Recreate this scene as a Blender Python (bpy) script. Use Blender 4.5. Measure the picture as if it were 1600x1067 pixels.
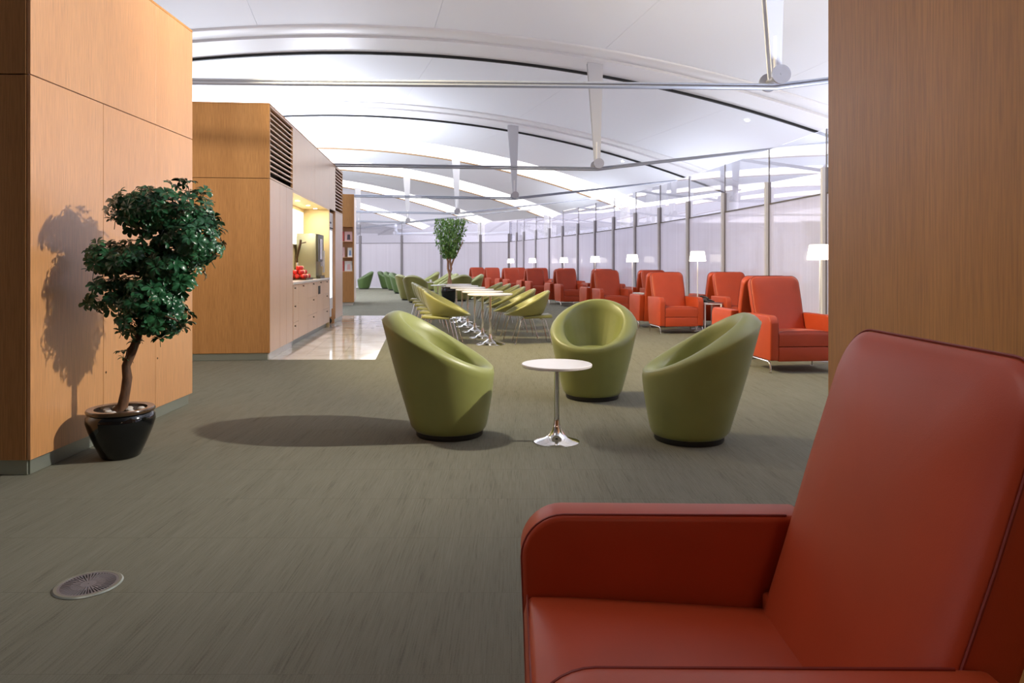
import bpy, bmesh, math, random
from mathutils import Vector, Matrix
PI = math.pi; R_ = math.radians
random.seed(7)
for o in list(bpy.data.objects): bpy.data.objects.remove(o)
SC = bpy.context.scene; COL = SC.collection

# ------------------------------------------------------------------ camera
EYE = 1.17; F = 1095.0; HOR = 413.0
cam = bpy.data.cameras.new('camera'); cam.sensor_width = 36; cam.lens = F/1600*36
cam.shift_y = -(533.5-HOR)/1600; cam.clip_end = 300
camo = bpy.data.objects.new('camera', cam); COL.objects.link(camo)
camo.location = (0, 0, EYE); camo.rotation_euler = (PI/2, 0, 0); SC.camera = camo
# ------------------------------------------------------------------ world
W = bpy.data.worlds.new('overcast'); SC.world = W; W.use_nodes = True
W.node_tree.nodes['Background'].inputs[0].default_value = (.74, .715, .80, 1)
W.node_tree.nodes['Background'].inputs[1].default_value = 2.9
SC.view_settings.view_transform = 'Standard'; SC.view_settings.look = 'None'
SC.view_settings.gamma = 1; SC.view_settings.use_curve_mapping = False
SC.view_settings.exposure = 0.42
# ------------------------------------------------------------------ lamps of the room and added fills
def area(name, loc, rot, sx, sy, power, col=(1, 1, 1), spread=180):
    l = bpy.data.lights.new(name, 'AREA'); l.shape = 'RECTANGLE'; l.size = sx; l.size_y = sy
    l.energy = power; l.color = col; l.spread = R_(spread)
    o = bpy.data.objects.new(name, l); COL.objects.link(o); o.location = loc; o.rotation_euler = rot
    return o
def sphere_lamp(name, loc, r, power, col):
    l = bpy.data.lights.new(name, 'POINT'); l.shadow_soft_size = r; l.energy = power; l.color = col
    o = bpy.data.objects.new(name, l); COL.objects.link(o); o.location = loc
    return o
# cool tint shared by the added, unseen uplights
UPC = (.82, .88, 1.0)
def aimed(name, loc, target, sx, sy, power, col, spread=180):
    o = area(name, loc, (0, 0, 0), sx, sy, power, col, spread)
    o.rotation_euler = (Vector(target)-Vector(loc)).to_track_quat('-Z', 'Y').to_euler()
# unseen fill lights added behind and on the blocks to brighten the vault
area('fill_uplight', (4.1, 5.2, 1.2), (PI, 0, 0), .8, 1.6, 230, UPC)
area('fill_uplight', (-6.0, 7.3, 1.0), (PI, 0, 0), 3.0, 1.4, 45, UPC)
area('fill_uplight', (-4.8, 11.5, 3.22), (PI, 0, 0), 2.6, 6.0, 30, UPC)
area('fill_uplight', (-5.6, 21.5, 3.26), (PI, 0, 0), 1.5, 2.5, 300, UPC)
area('fill_uplight', (-9.0, 20.0, 1.6), (PI, 0, 0), 3, 4, 650, UPC, 150)
area('fill_uplight', (-11.0, 27.0, 1.6), (PI, 0, 0), 3, 4, 650, UPC, 150)
for px_, py_, a_ in ((6.6, 13.0, .1), (5.3, 20.5, .2), (3.0, 28.0, .33)):  # unseen lights added outside the glass to brighten the vault edge
    area('outer_fill', (px_, py_, 2.5), (PI, -.35, a_), .6, 6.0, 40, UPC)
# bracket flood above the top of the right block: throws the plant's shadow on the left wall
def spot(name, loc, target, power, size, angle, blend, col):
    l = bpy.data.lights.new(name, 'SPOT'); l.energy = power; l.shadow_soft_size = size
    l.spot_size = R_(angle); l.spot_blend = blend; l.color = col
    o = bpy.data.objects.new(name, l); COL.objects.link(o); o.location = loc
    o.rotation_euler = (Vector(target)-Vector(loc)).to_track_quat('-Z', 'Y').to_euler()
    return o
spot('flood_lamp', (3.7, 4.3, 3.55), (-2.7, 4.5, 1.25), 1250, .08, 66, 1, (1, .93, .82))

# soft fills added out of view overhead, aimed at the seating and blocks
aimed('fill_flood', (-3.0, 7.6, 4.7), (3.2, 10.0, .4), 1.3, .6, 200, (1, .84, .50), 100)
aimed('fill_flood', (-1.2, 4.6, 4.7), (-4.0, 8.5, 1.4), .8, .5, 30, (1, .90, .74), 80)
aimed('fill_flood', (-2.2, 2.2, 4.7), (1.1, 1.5, .9), 1.2, .8, 8, (1, .88, .84), 90)

spot('chair_fill', (.86, -1.0, 1.55), (.45, 1.5, .55), 14, .12, 60, .9, (1, .72, .50))  # unseen fill added behind the camera for the foreground armchair

# ------------------------------------------------------------------ materials
MATS = {}
def mat(name, col, rough=.5, metal=0, spec=.5, emis=None, es=0, coat=0, build=None, sheen=None):
    m = bpy.data.materials.new(name); m.use_nodes = True
    b = m.node_tree.nodes['Principled BSDF']
    b.inputs['Base Color'].default_value = (*col, 1); b.inputs['Roughness'].default_value = rough
    b.inputs['Metallic'].default_value = metal; b.inputs['Specular IOR Level'].default_value = spec
    b.inputs['Coat Weight'].default_value = coat; b.inputs['Coat Roughness'].default_value = .40 if 'wood' in name else .03; b.inputs['Coat IOR'].default_value = 1.8 if name == 'wood' else 1.5
    if sheen: b.inputs['Sheen Weight'].default_value = sheen[0]; b.inputs['Sheen Roughness'].default_value = sheen[1]; b.inputs['Sheen Tint'].default_value = (*sheen[2], 1)
    if emis: b.inputs['Emission Color'].default_value = (*emis, 1); b.inputs['Emission Strength'].default_value = es
    if build: build(m.node_tree, b)
    MATS[name] = m
    return m
def N(nt, t, **k):
    n = nt.nodes.new(t)
    for a, v in k.items(): setattr(n, a, v)
    return n
def noise_tex(nt, coord, scale, detail=4, rough=.5):
    mp = N(nt, 'ShaderNodeMapping'); mp.inputs['Scale'].default_value = scale
    nt.links.new(coord, mp.inputs[0])
    n = N(nt, 'ShaderNodeTexNoise'); n.inputs['Scale'].default_value = 1; n.inputs['Detail'].default_value = detail
    n.inputs['Roughness'].default_value = rough
    nt.links.new(mp.outputs[0], n.inputs[0]); return n.outputs[0]
def ramp(nt, fac, stops):
    r = N(nt, 'ShaderNodeValToRGB'); e = r.color_ramp.elements
    while len(e) < len(stops): e.new(.5)
    for x, (p, c) in zip(e, stops): x.position = p; x.color = (*c, 1)
    nt.links.new(fac, r.inputs[0]); return r.outputs[0]
def bump(nt, b, h, strength, dist=.01):
    bp = N(nt, 'ShaderNodeBump'); bp.inputs['Strength'].default_value = strength; bp.inputs['Distance'].default_value = dist
    nt.links.new(h, bp.inputs['Height']); nt.links.new(bp.outputs[0], b.inputs['Normal'])
def wood_build(c1, c2, fine=1.0):
    def f(nt, b):
        tc = N(nt, 'ShaderNodeTexCoord').outputs['Object']
        n1 = noise_tex(nt, tc, (5, 5, .25), 3)
        n2 = noise_tex(nt, tc, (150*fine, 150*fine, 5), 3, .6)
        mx = N(nt, 'ShaderNodeMix', data_type='RGBA')
        a = ramp(nt, n1, [(.3, c1), (.7, c2)])
        d = ramp(nt, n2, [(.35, (.74, .70, .66)), (.6, (1.06, 1.05, 1.04))])
        mx.blend_type = 'MULTIPLY'; mx.inputs[0].default_value = .8
        nt.links.new(a, mx.inputs[6]); nt.links.new(d, mx.inputs[7])
        nt.links.new(mx.outputs[2], b.inputs['Base Color'])
        bump(nt, b, n2, .06, .002)
    return f
mat('wood', (.5, .25, .1), .34, spec=.6, coat=1, sheen=(.45, .35, (1, .92, .92)), build=wood_build((.56, .265, .090), (.60, .295, .106)))
mat('wood_shaded', (.4, .2, .08), .5, coat=0, build=wood_build((.40, .19, .06), (.48, .24, .08)))  # same maple, darkened for the shade on camera-facing sides
mat('wood_coarse', (.5, .25, .1), .5, coat=.15, sheen=(.3, .4, (1, .84, .80)), build=wood_build((.43, .185, .035), (.53, .24, .055), .8))
mat('wood_pale', (.5, .25, .1), .4, coat=1, sheen=(.4, .35, (1, .92, .90)), build=wood_build((.60, .33, .15), (.66, .38, .19)))
mat('dark_gap', (.025, .018, .012), .8)
mat('kick_metal', (.33, .36, .31), .35, .6)
mat('marble_kick', (.62, .60, .56), .25)
mat('cream', (.83, .66, .36), .5)
mat('white_ceiling', (.86, .875, .925), .55, spec=.3)
mat('strut_paint', (.62, .62, .66), .5, spec=.2)
mat('white_paint', (.84, .83, .85), .4)
mat('luminous', (.9, .88, .86), .6, emis=(1, .97, .94), es=1.45)  # bright light on the ceiling bands put in as glow
mat('black_slot', (.012, .012, .012), .6)
mat('lit_slot', (.30, .19, .10), .6)  # slot colour with the light falling on it put in
mat('steel', (.46, .45, .48), .45, .9)
mat('rod_steel', (.33, .35, .42), .4, .3)
mat('chrome', (.85, .84, .83), .06, 1)
mat('chrome_soft', (.72, .70, .68), .18, 1)
mat('mullion', (.20, .18, .19), .4, .3)
mat('mullion_light', (.52, .51, .54), .4)
mat('joint_dark', (.10, .085, .075), .5)
mat('black_glaze', (.003, .004, .005), .09, spec=.45, coat=.2)
mat('pot_rim', (.05, .028, .014), .18, coat=.4)
mat('black', (.012, .012, .012), .5)
mat('soil', (.05, .035, .025), .9)
mat('pebble', (.55, .52, .48), .6)
def leather(c, vein=.10):
    def f(nt, b):
        tc = N(nt, 'ShaderNodeTexCoord').outputs['Object']
        n = noise_tex(nt, tc, (420, 420, 420), 2)
        n2 = noise_tex(nt, tc, (4, 4, 4), 2)
        col = ramp(nt, n2, [(.3, tuple(x*.92 for x in c)), (.7, tuple(x*1.08 for x in c))])
        nt.links.new(col, b.inputs['Base Color'])
        bump(nt, b, n, vein, .0012)
    return f
mat('leather_red', (.46, .045, .014), .46, spec=.42, sheen=(.10, .5, (1, .50, .22)), build=leather((.40, .047, .012)))
mat('leather_seam', (.20, .018, .010), .5)
mat('leather_green', (.30, .33, .07), sheen=(.15, .4, (.85, .9, 1)), rough= .42, spec=.6, build=leather((.245, .265, .075), .05))
mat('leather_olive', (.30, .33, .07), sheen=(.15, .4, (.85, .9, 1)), rough= .38, spec=.5, build=leather((.25, .245, .075), .05))
mat('leather_shaded', (.30, .33, .07), sheen=(.15, .4, (.85, .9, 1)), rough= .36, spec=.5, build=leather((.075, .125, .035), .05))  # deep green, darkened further with the shade at the far end
mat('table_white', (.74, .71, .71), .25)
mat('cloud_white', (.82, .82, .84), .35)
def carpet(nt, b):
    g = N(nt, 'ShaderNodeNewGeometry').outputs['Position']
    sn = N(nt, 'ShaderNodeVectorMath', operation='SNAP'); sn.inputs[1].default_value = (.5, .5, 10)
    nt.links.new(g, sn.inputs[0])
    wn = N(nt, 'ShaderNodeTexWhiteNoise', noise_dimensions='3D'); nt.links.new(sn.outputs[0], wn.inputs[0])
    sc = N(nt, 'ShaderNodeVectorMath', operation='SCALE'); sc.inputs['Scale'].default_value = .06
    nt.links.new(wn.outputs['Color'], sc.inputs[0])
    ad = N(nt, 'ShaderNodeVectorMath', operation='ADD'); nt.links.new(g, ad.inputs[0]); nt.links.new(sc.outputs[0], ad.inputs[1])
    st = noise_tex(nt, ad.outputs[0], (150, 5, 1), 3, .6)
    st2 = noise_tex(nt, ad.outputs[0], (18, 1.2, 1), 2)
    fz = noise_tex(nt, g, (500, 160, 1), 2)
    mm = N(nt, 'ShaderNodeMath', operation='MULTIPLY_ADD'); mm.inputs[1].default_value = .24
    nt.links.new(st2, mm.inputs[0])
    m3 = N(nt, 'ShaderNodeMath', operation='MULTIPLY'); m3.inputs[1].default_value = .5; nt.links.new(st, m3.inputs[0])
    nt.links.new(m3.outputs[0], mm.inputs[2])
    m4 = N(nt, 'ShaderNodeMath', operation='MULTIPLY_ADD'); m4.inputs[1].default_value = .26
    nt.links.new(fz, m4.inputs[0]); nt.links.new(mm.outputs[0], m4.inputs[2])
    col = ramp(nt, m4.outputs[0], [(.34, (.108, .103, .075)), (.46, (.166, .161, .120)), (.66, (.202, .197, .151))])
    nt.links.new(col, b.inputs['Base Color'])
    bump(nt, b, m4.outputs[0], .5, .004)
mat('carpet', (.18, .16, .12), .92, spec=.15, build=carpet)
mat('carpet_joint', (.13, .12, .09), .95, spec=.1)
def marble(nt, b):
    g = N(nt, 'ShaderNodeNewGeometry').outputs['Position']
    n = noise_tex(nt, g, (2.2, 2.2, 2.2), 8, .65)
    nt.links.new(ramp(nt, n, [(.35, (.55, .50, .44)), (.52, (.70, .66, .60)), (.7, (.78, .75, .70))]), b.inputs['Base Color'])
mat('marble', (.7, .66, .6), .05, spec=.8, build=marble)
mat('grout', (.35, .32, .28), .7)
def leafmat(name, c1, c2, rough=.28):
    def f(nt, b):
        oi = N(nt, 'ShaderNodeNewGeometry').outputs['Position']
        n = noise_tex(nt, oi, (9, 9, 9), 2)
        nt.links.new(ramp(nt, n, [(.3, c1), (.72, c2)]), b.inputs['Base Color'])
    mat(name, c1, rough, spec=.5, build=f)
leafmat('leaf', (.008, .050, .022), (.030, .135, .052))
leafmat('ficus_leaf', (.04, .15, .02), (.26, .44, .09), .45)
def barkb(nt, b):
    tc = N(nt, 'ShaderNodeTexCoord').outputs['Object']
    n = noise_tex(nt, tc, (30, 30, 8), 5)
    nt.links.new(ramp(nt, n, [(.35, (.045, .022, .012)), (.65, (.16, .075, .035))]), b.inputs['Base Color'])
    bump(nt, b, n, .6, .01)
mat('bark', (.1, .05, .03), .7, build=barkb)
mat('bark_pale', (.42, .22, .12), .7)
mat('shade', (.95, .9, .85), .6, emis=(1, .93, .84), es=1.25)
mat('downlight', (1, 1, 1), .5, emis=(1, .98, .95), es=6)
mat('fridge_glass', (.8, .85, .95), .2, emis=(.80, .88, 1), es=.95)
mat('lightbox', (.9, .9, .85), .3, emis=(1, .98, .88), es=.75)
mat('lightbox_green', (.45, .6, .4), .3, emis=(.55, .72, .5), es=.5)
mat('appliance', (.30, .29, .20), .3, .5)
mat('appliance_dark', (.03, .03, .02), .3)
mat('bronze', (.10, .06, .035), .3, .8)
mat('apple', (.55, .02, .015), .25)
mat('apple_pale', (.75, .38, .22), .25)
mat('paper', (.8, .8, .8), .5)
mat('cover_red', (.55, .07, .06), .35); mat('cover_blue', (.25, .4, .65), .35); mat('cover_pink', (.7, .45, .45), .35)
mat('cover_dark', (.08, .06, .08), .35)
mat('ground', (.78, .77, .80), .8)
mat('vent_metal', (.30, .30, .33), .35, .6)
mat('backdrop', (.50, .49, .52), .8)
# glass
def glass(name, tint, lo, frosted):
    m = bpy.data.materials.new(name); m.use_nodes = True; nt = m.node_tree; nt.nodes.clear()
    out = N(nt, 'ShaderNodeOutputMaterial'); tr = N(nt, 'ShaderNodeBsdfTransparent'); tr.inputs[0].default_value = (*tint, 1)
    gl = N(nt, 'ShaderNodeBsdfGlossy'); gl.inputs['Roughness'].default_value = .015 if not frosted else .03
    gl.inputs[0].default_value = (.95, .95, 1, 1)
    lw = N(nt, 'ShaderNodeLayerWeight'); lw.inputs[0].default_value = .5
    pw = N(nt, 'ShaderNodeMath', operation='POWER'); pw.inputs[1].default_value = 4.0
    nt.links.new(lw.outputs['Facing'], pw.inputs[0])
    ma = N(nt, 'ShaderNodeMath', operation='MULTIPLY_ADD'); ma.inputs[1].default_value = .75 if not frosted else .5
    ma.inputs[2].default_value = lo
    nt.links.new(pw.outputs[0], ma.inputs[0])
    body = tr.outputs[0]
    if frosted:
        tl = N(nt, 'ShaderNodeBsdfTranslucent'); tl.inputs[0].default_value = (.84, .82, .87, 1)
        df = N(nt, 'ShaderNodeBsdfDiffuse'); df.inputs[0].default_value = (.72, .70, .75, 1)
        g = N(nt, 'ShaderNodeTexCoord').outputs['Object']
        st = noise_tex(nt, g, (14, 14, .02), 3, .7)
        m1 = N(nt, 'ShaderNodeMixShader'); m1.inputs[0].default_value = .22
        nt.links.new(tl.outputs[0], m1.inputs[1]); nt.links.new(df.outputs[0], m1.inputs[2])
        m2 = N(nt, 'ShaderNodeMixShader')
        rr = N(nt, 'ShaderNodeMapRange'); rr.inputs[1].default_value = .3; rr.inputs[2].default_value = .7
        rr.inputs[3].default_value = .03; rr.inputs[4].default_value = .13
        nt.links.new(st, rr.inputs[0]); nt.links.new(rr.outputs[0], m2.inputs[0])
        nt.links.new(m1.outputs[0], m2.inputs[1]); nt.links.new(tr.outputs[0], m2.inputs[2]); body = m2.outputs[0]
    mx = N(nt, 'ShaderNodeMixShader'); nt.links.new(ma.outputs[0], mx.inputs[0])
    nt.links.new(body, mx.inputs[1]); nt.links.new(gl.outputs[0], mx.inputs[2]); nt.links.new(mx.outputs[0], out.inputs[0])
    MATS[name] = m
glass('clear_glass', (.92, .92, .94), .11, False)
glass('frosted_glass', (.93, .92, .96), .08, True)

# ------------------------------------------------------------------ mesh helpers
def new_mesh(name, verts, faces, mats, smooth=False, fm=None, auto=None):
    me = bpy.data.meshes.new(name); me.from_pydata([tuple(v) for v in verts], [], faces)
    for m in (mats if isinstance(mats, (list, tuple)) else [mats]): me.materials.append(MATS[m])
    if fm: me.polygons.foreach_set('material_index', fm)
    if smooth: me.polygons.foreach_set('use_smooth', [True]*len(me.polygons))
    me.update()
    if auto is not None:
        bm = bmesh.new(); bm.from_mesh(me)
        for f in bm.faces: f.smooth = True
        for e in bm.edges:
            if len(e.link_faces) == 2: e.smooth = e.calc_face_angle(0) < R_(auto)
        bm.to_mesh(me); bm.free()
    return me
def link(name, me, parent=None, loc=(0, 0, 0), rz=0):
    o = bpy.data.objects.new(name, me); COL.objects.link(o); o.location = loc; o.rotation_euler = (0, 0, rz)
    if parent: o.parent = parent
    return o
def thing(name, label, cat, loc=(0, 0, 0), rz=0, group=None):
    o = bpy.data.objects.new(name, None); COL.objects.link(o); o.location = loc; o.rotation_euler = (0, 0, rz)
    o.empty_display_size = .1; o['label'] = label; o['category'] = cat
    if group: o['group'] = group
    return o
def tag(o, label, cat, group=None):
    o['label'] = label; o['category'] = cat
    if group: o['group'] = group
    return o
def struct(o, label=None, cat=None):
    o['kind'] = 'structure'
    if label: o['label'] = label
    if cat: o['category'] = cat
    return o
def sempty(name, label, cat, loc=(0, 0, 0), rz=0):
    return struct(thing(name, label, cat, loc, rz))
def copy_tree(o, parent=None):
    c = o.copy(); COL.objects.link(c); c.parent = parent
    for ch in list(o.children): copy_tree(ch, c)
    return c
BXF = [(0, 3, 2, 1), (4, 5, 6, 7), (0, 1, 5, 4), (1, 2, 6, 5), (2, 3, 7, 6), (3, 0, 4, 7)]
class MB:
    def __init__(s): s.v = []; s.f = []; s.m = []
    def add(s, v, f, mi=0):
        n = len(s.v); s.v += [tuple(x) for x in v]; s.f += [tuple(i+n for i in q) for q in f]; s.m += [mi]*len(f); return s
    def box(s, x0, x1, y0, y1, z0, z1, mi=0):
        return s.add([(x0, y0, z0), (x1, y0, z0), (x1, y1, z0), (x0, y1, z0), (x0, y0, z1), (x1, y0, z1), (x1, y1, z1), (x0, y1, z1)], BXF, mi)
    def tube(s, pts, r, n=8, mi=0, caps=True):
        pts = [Vector(p) for p in pts]; rs = r if isinstance(r, (list, tuple)) else [r]*len(pts)
        rings = []; up = None
        for i, p in enumerate(pts):
            a = pts[max(i-1, 0)]; b = pts[min(i+1, len(pts)-1)]; d = (b-a).normalized()
            if up is None: up = Vector((0, 0, 1)) if abs(d.z) < .9 else Vector((1, 0, 0))
            x = d.cross(up).normalized(); y = x.cross(d).normalized(); up = y
            rings.append([p+(x*math.cos(t)+y*math.sin(t))*rs[i] for t in [2*PI*k/n for k in range(n)]])
        v = [q for r_ in rings for q in r_]; f = []
        for i in range(len(pts)-1):
            for k in range(n):
                f.append((i*n+k, i*n+(k+1) % n, (i+1)*n+(k+1) % n, (i+1)*n+k))
        if caps: f.append(tuple(range(n-1, -1, -1))); f.append(tuple((len(pts)-1)*n+k for k in range(n)))
        return s.add(v, f, mi)
    def lathe(s, prof, n=32, c=(0, 0, 0), mi=0, caps=True):
        v = []; f = []
        for r, z in prof:
            for k in range(n):
                t = 2*PI*k/n; v.append((c[0]+r*math.cos(t), c[1]+r*math.sin(t), c[2]+z))
        for i in range(len(prof)-1):
            for k in range(n):
                f.append((i*n+k, i*n+(k+1) % n, (i+1)*n+(k+1) % n, (i+1)*n+k))
        if caps: f.append(tuple(range(n-1, -1, -1))); f.append(tuple((len(prof)-1)*n+k for k in range(n)))
        return s.add(v, f, mi)
    def mesh(s, name, mats, auto=35): return new_mesh(name, s.v, s.f, mats, fm=s.m, auto=auto)
    def build(s, name, mats, parent=None, auto=35, **k): return link(name, s.mesh(name, mats, auto), parent, **k)
def bevel_mesh(me, w, seg=2, angle=30):
    bm = bmesh.new(); bm.from_mesh(me)
    es = [e for e in bm.edges if len(e.link_faces) == 2 and e.calc_face_angle(0) > R_(angle)]
    bmesh.ops.bevel(bm, geom=es, offset=w, segments=seg, affect='EDGES', profile=.5, clamp_overlap=True)
    for f in bm.faces: f.smooth = seg > 1
    for e in bm.edges:
        if len(e.link_faces) == 2: e.smooth = e.calc_face_angle(0) < R_(50)
    bm.to_mesh(me); bm.free(); return me
def panel(parent, m, x0, x1, y0, y1, z0, z1, name='wood_panel', bev=.0015):
    me = MB().box(x0, x1, y0, y1, z0, z1).mesh(name, m, auto=None)
    bevel_mesh(me, bev, 1)
    return link(name, me, parent)
def at(px, py, Y): return Vector(((px-800)/F*Y, Y, EYE-(py-HOR)/F*Y))

# ------------------------------------------------------------------ arcs of the room
CX, CY = -80.7, 3.75
def pol(R, a): return (CX+R*math.cos(a), CY+R*math.sin(a))
def arcx(R, Y): return CX+math.sqrt(R*R-(Y-CY)**2)
def head(Y, R=84): return math.asin((Y-CY)/R)

# ------------------------------------------------------------------ floor
fl = struct(MB().box(-18, 6.2, -6, 40, -.12, -.005).build('floor', 'carpet_joint', auto=None), 'olive grey streaked carpet tiles covering the lounge floor', 'floor')
struct(MB().box(-60, 60, -20, 90, -.4, -.13).build('ground', 'ground', auto=None), 'pale ground outside the glass wall', 'ground')
def in_marble(x, y):
    if not (8.6 < y < 16.0): return False
    return x < -1.673-.1265*(y-8.6)
tile = MB().box(0, .4994, 0, .4994, -.005, 0).mesh('carpet_tile', 'carpet', auto=None)
rest = MB(); nt_ = 0
for j in range(-4, 72):
    for i in range(-28, 12):
        x, y = i*.5, j*.5
        if y >= 36.0: continue
        u0 = abs(x+.25)/(y+.5) if y > 0 else 9
        # cut the tiles to the straight edge of the marble
        clip = None
        if 8.4 <= y+.5 and y < 16.0 and x < -1.2:
            # per-tile trapezoid against the marble's boundary
            ys = [y, y+.4994]
            if y+.4994 <= 8.6: pass
            else:
                if y < 8.6:
                    rest.box(x, x+.4994, y, 8.6-.0, -.005, 0); ys[0] = 8.6
                xe = [-1.673-.1265*(q-8.6) for q in ys]
                xr = x+.4994
                if xr <= min(xe): continue
                xa = [max(x, q) for q in xe]
                if xa[0] < xr or xa[1] < xr:
                    xa = [min(q, xr) for q in xa]
                    rest.add([(xa[0], ys[0], -.005), (xr, ys[0], -.005), (xr, ys[1], -.005), (xa[1], ys[1], -.005),
                              (xa[0], ys[0], 0), (xr, ys[0], 0), (xr, ys[1], 0), (xa[1], ys[1], 0)], BXF)
                continue
        if 1.0 <= y < 8.5 and u0 < .80 and -3.0 < x < 5.0 and not (x > 1.0 and y < 2.6) and nt_ < 298:
            link('carpet_tile', tile, fl, (x, y, 0)); nt_ += 1
        else:
            rest.box(x, x+.4994, y, y+.4994, -.005, 0)
r_ = rest.build('carpet_tile', 'carpet', fl, auto=None); r_['kind'] = 'stuff'
# marble walkway in front of the kitchenette, one object per slab
fm = struct(new_mesh('m', [(0, 0, 0)], [], 'grout') and link('floor_marble', new_mesh('floor_marble',
     [(-4.8, 8.6, -.004), (-1.673, 8.6, -.004), (-2.609, 16, -.004), (-5.6, 16, -.004)], [(0, 1, 2, 3)], 'grout')),
     'polished pale marble walkway in front of the kitchenette', 'floor')
rows = 16; dy = 7.4/rows; colw = .46
for j in range(rows):
    ya, yb = 8.6+j*dy+.002, 8.6+(j+1)*dy-.002
    for i in range(4):
        def xx(k, y): return -1.673-.1265*(y-8.6)-k*colw
        a0, a1, b0, b1 = xx(i+1, ya)+.002, xx(i, ya)-.002, xx(i+1, yb)+.002, xx(i, yb)-.002
        me = new_mesh('marble_slab', [(a0, ya, -.004), (a1, ya, -.004), (b1, yb, -.004), (b0, yb, -.004),
             (a0, ya, .0015), (a1, ya, .0015), (b1, yb, .0015), (b0, yb, .0015)], BXF, 'marble')
        link('marble_slab', me, fm)

# ------------------------------------------------------------------ vaulted ceiling
HB = {-2: (2.85, -4.9, -5.2), -1: (2.70, .75, -2.0), 0: (2.3, 6.14, 1.1), 1: (1.39, 11.43, 4.3), 2: (.06, 16.56, 7.5), 3: (-1.68, 21.45, 10.7),
      4: (-3.85, 25.9, 13.7), 5: (-6.55, 29.96, 16.7), 6: (-9.66, 33.6, 19.6), 7: (-13.0, 37.0, 22.5), 8: (-16.6, 40.0, 25.4)}
KS = 1.45/1.15
HB = {k: (a*KS, b*KS, c) for k, (a, b, c) in HB.items()}
ZH = 1.17+1.38*1.45
def vz(s): return 1.17+1.45*(3.13-.0235*(s/1.45+3.2)**2)
def rib_pt(i, s, d, dz=0):
    x, y, p = HB[i]; p = R_(p); c, n = math.cos(p), math.sin(p)
    return Vector((x+s*c-d*n, y+s*n+d*c, vz(s)+dz))
ceil = sempty('ceiling', 'white vaulted ceiling with curved ribs', 'ceiling')
SEND = 7.0
SL = [-16.4, -13.2, -9.9, -6.6, -3.3, 0, 3.3, SEND]
def strip(i, j, da, db, s0, s1, n, za=0, zb=0, th=.05):
    v = []; f = []
    for k in range(n+1):
        s = s0+(s1-s0)*k/n
        a = rib_pt(i, s, da, za); b = rib_pt(j, s, db, zb)
        v += [a, b, a+Vector((0, 0, th)), b+Vector((0, 0, th))]
    for k in range(n):
        q = 4*k
        f += [(q, q+1, q+5, q+4), (q+2, q+6, q+7, q+3), (q, q+4, q+6, q+2), (q+1, q+3, q+7, q+5)]
    f += [(0, 2, 3, 1), (4*n, 4*n+1, 4*n+3, 4*n+2)]
    return v, f
for i in range(-2, 8):
    for a, b in zip(SL[:-1], SL[1:]):
        v, f = strip(i, i+1, .72, -1.68 if 3 <= i+1 <= 6 else -.79, a+.003, b-.003, 6)
        o = link('ceiling_panel', new_mesh('ceiling_panel', v, f, 'white_ceiling', auto=40), ceil)
    # solid bar coloured as the slot's shade, and rib band
    mb = MB(); v, f = strip(i, i, .652, .712, -16.4, SEND, 48, -.125, -.125, .20); mb.add(v, f)
    mb.build('slot_shade_bar', 'black_slot' if i < 3 else 'lit_slot', ceil)
for i in range(-2, 8):
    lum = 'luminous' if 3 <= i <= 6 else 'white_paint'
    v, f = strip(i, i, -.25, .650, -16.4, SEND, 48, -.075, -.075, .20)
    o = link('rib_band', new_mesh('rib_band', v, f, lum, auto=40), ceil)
    if i in (3, 4, 5, 6): o['label'] = 'white rib band, its bright lighting put in as glow'
    prof = [(-.775, .0), (-.765, -.025), (-.74, -.035), (-.29, -.035), (-.262, -.02), (-.252, .02), (-.252, .10), (-.6, .12), (-.77, .1)]
    n = 40; v = []; f = []; m = len(prof)
    for k in range(n+1):
        s = -16.4+(SEND+16.4)*k/n
        for d, z in prof: v.append(rib_pt(i, s, d, z))
    for k in range(n):
        for q in range(m):
            f.append((k*m+q, k*m+(q+1) % m, (k+1)*m+(q+1) % m, (k+1)*m+q))
    if 3 <= i <= 6:  # ceiling strip made to glow, widening the lit band
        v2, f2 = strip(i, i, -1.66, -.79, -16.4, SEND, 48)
        link('glow_strip', new_mesh('glow_strip', v2, f2, 'luminous', auto=40), ceil)['label'] = 'wide white ceiling strip beside the rib, its brightness put in as glow'
    o = link('rib_beam', new_mesh('rib_beam', v, f, lum, auto=50), ceil)
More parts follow.
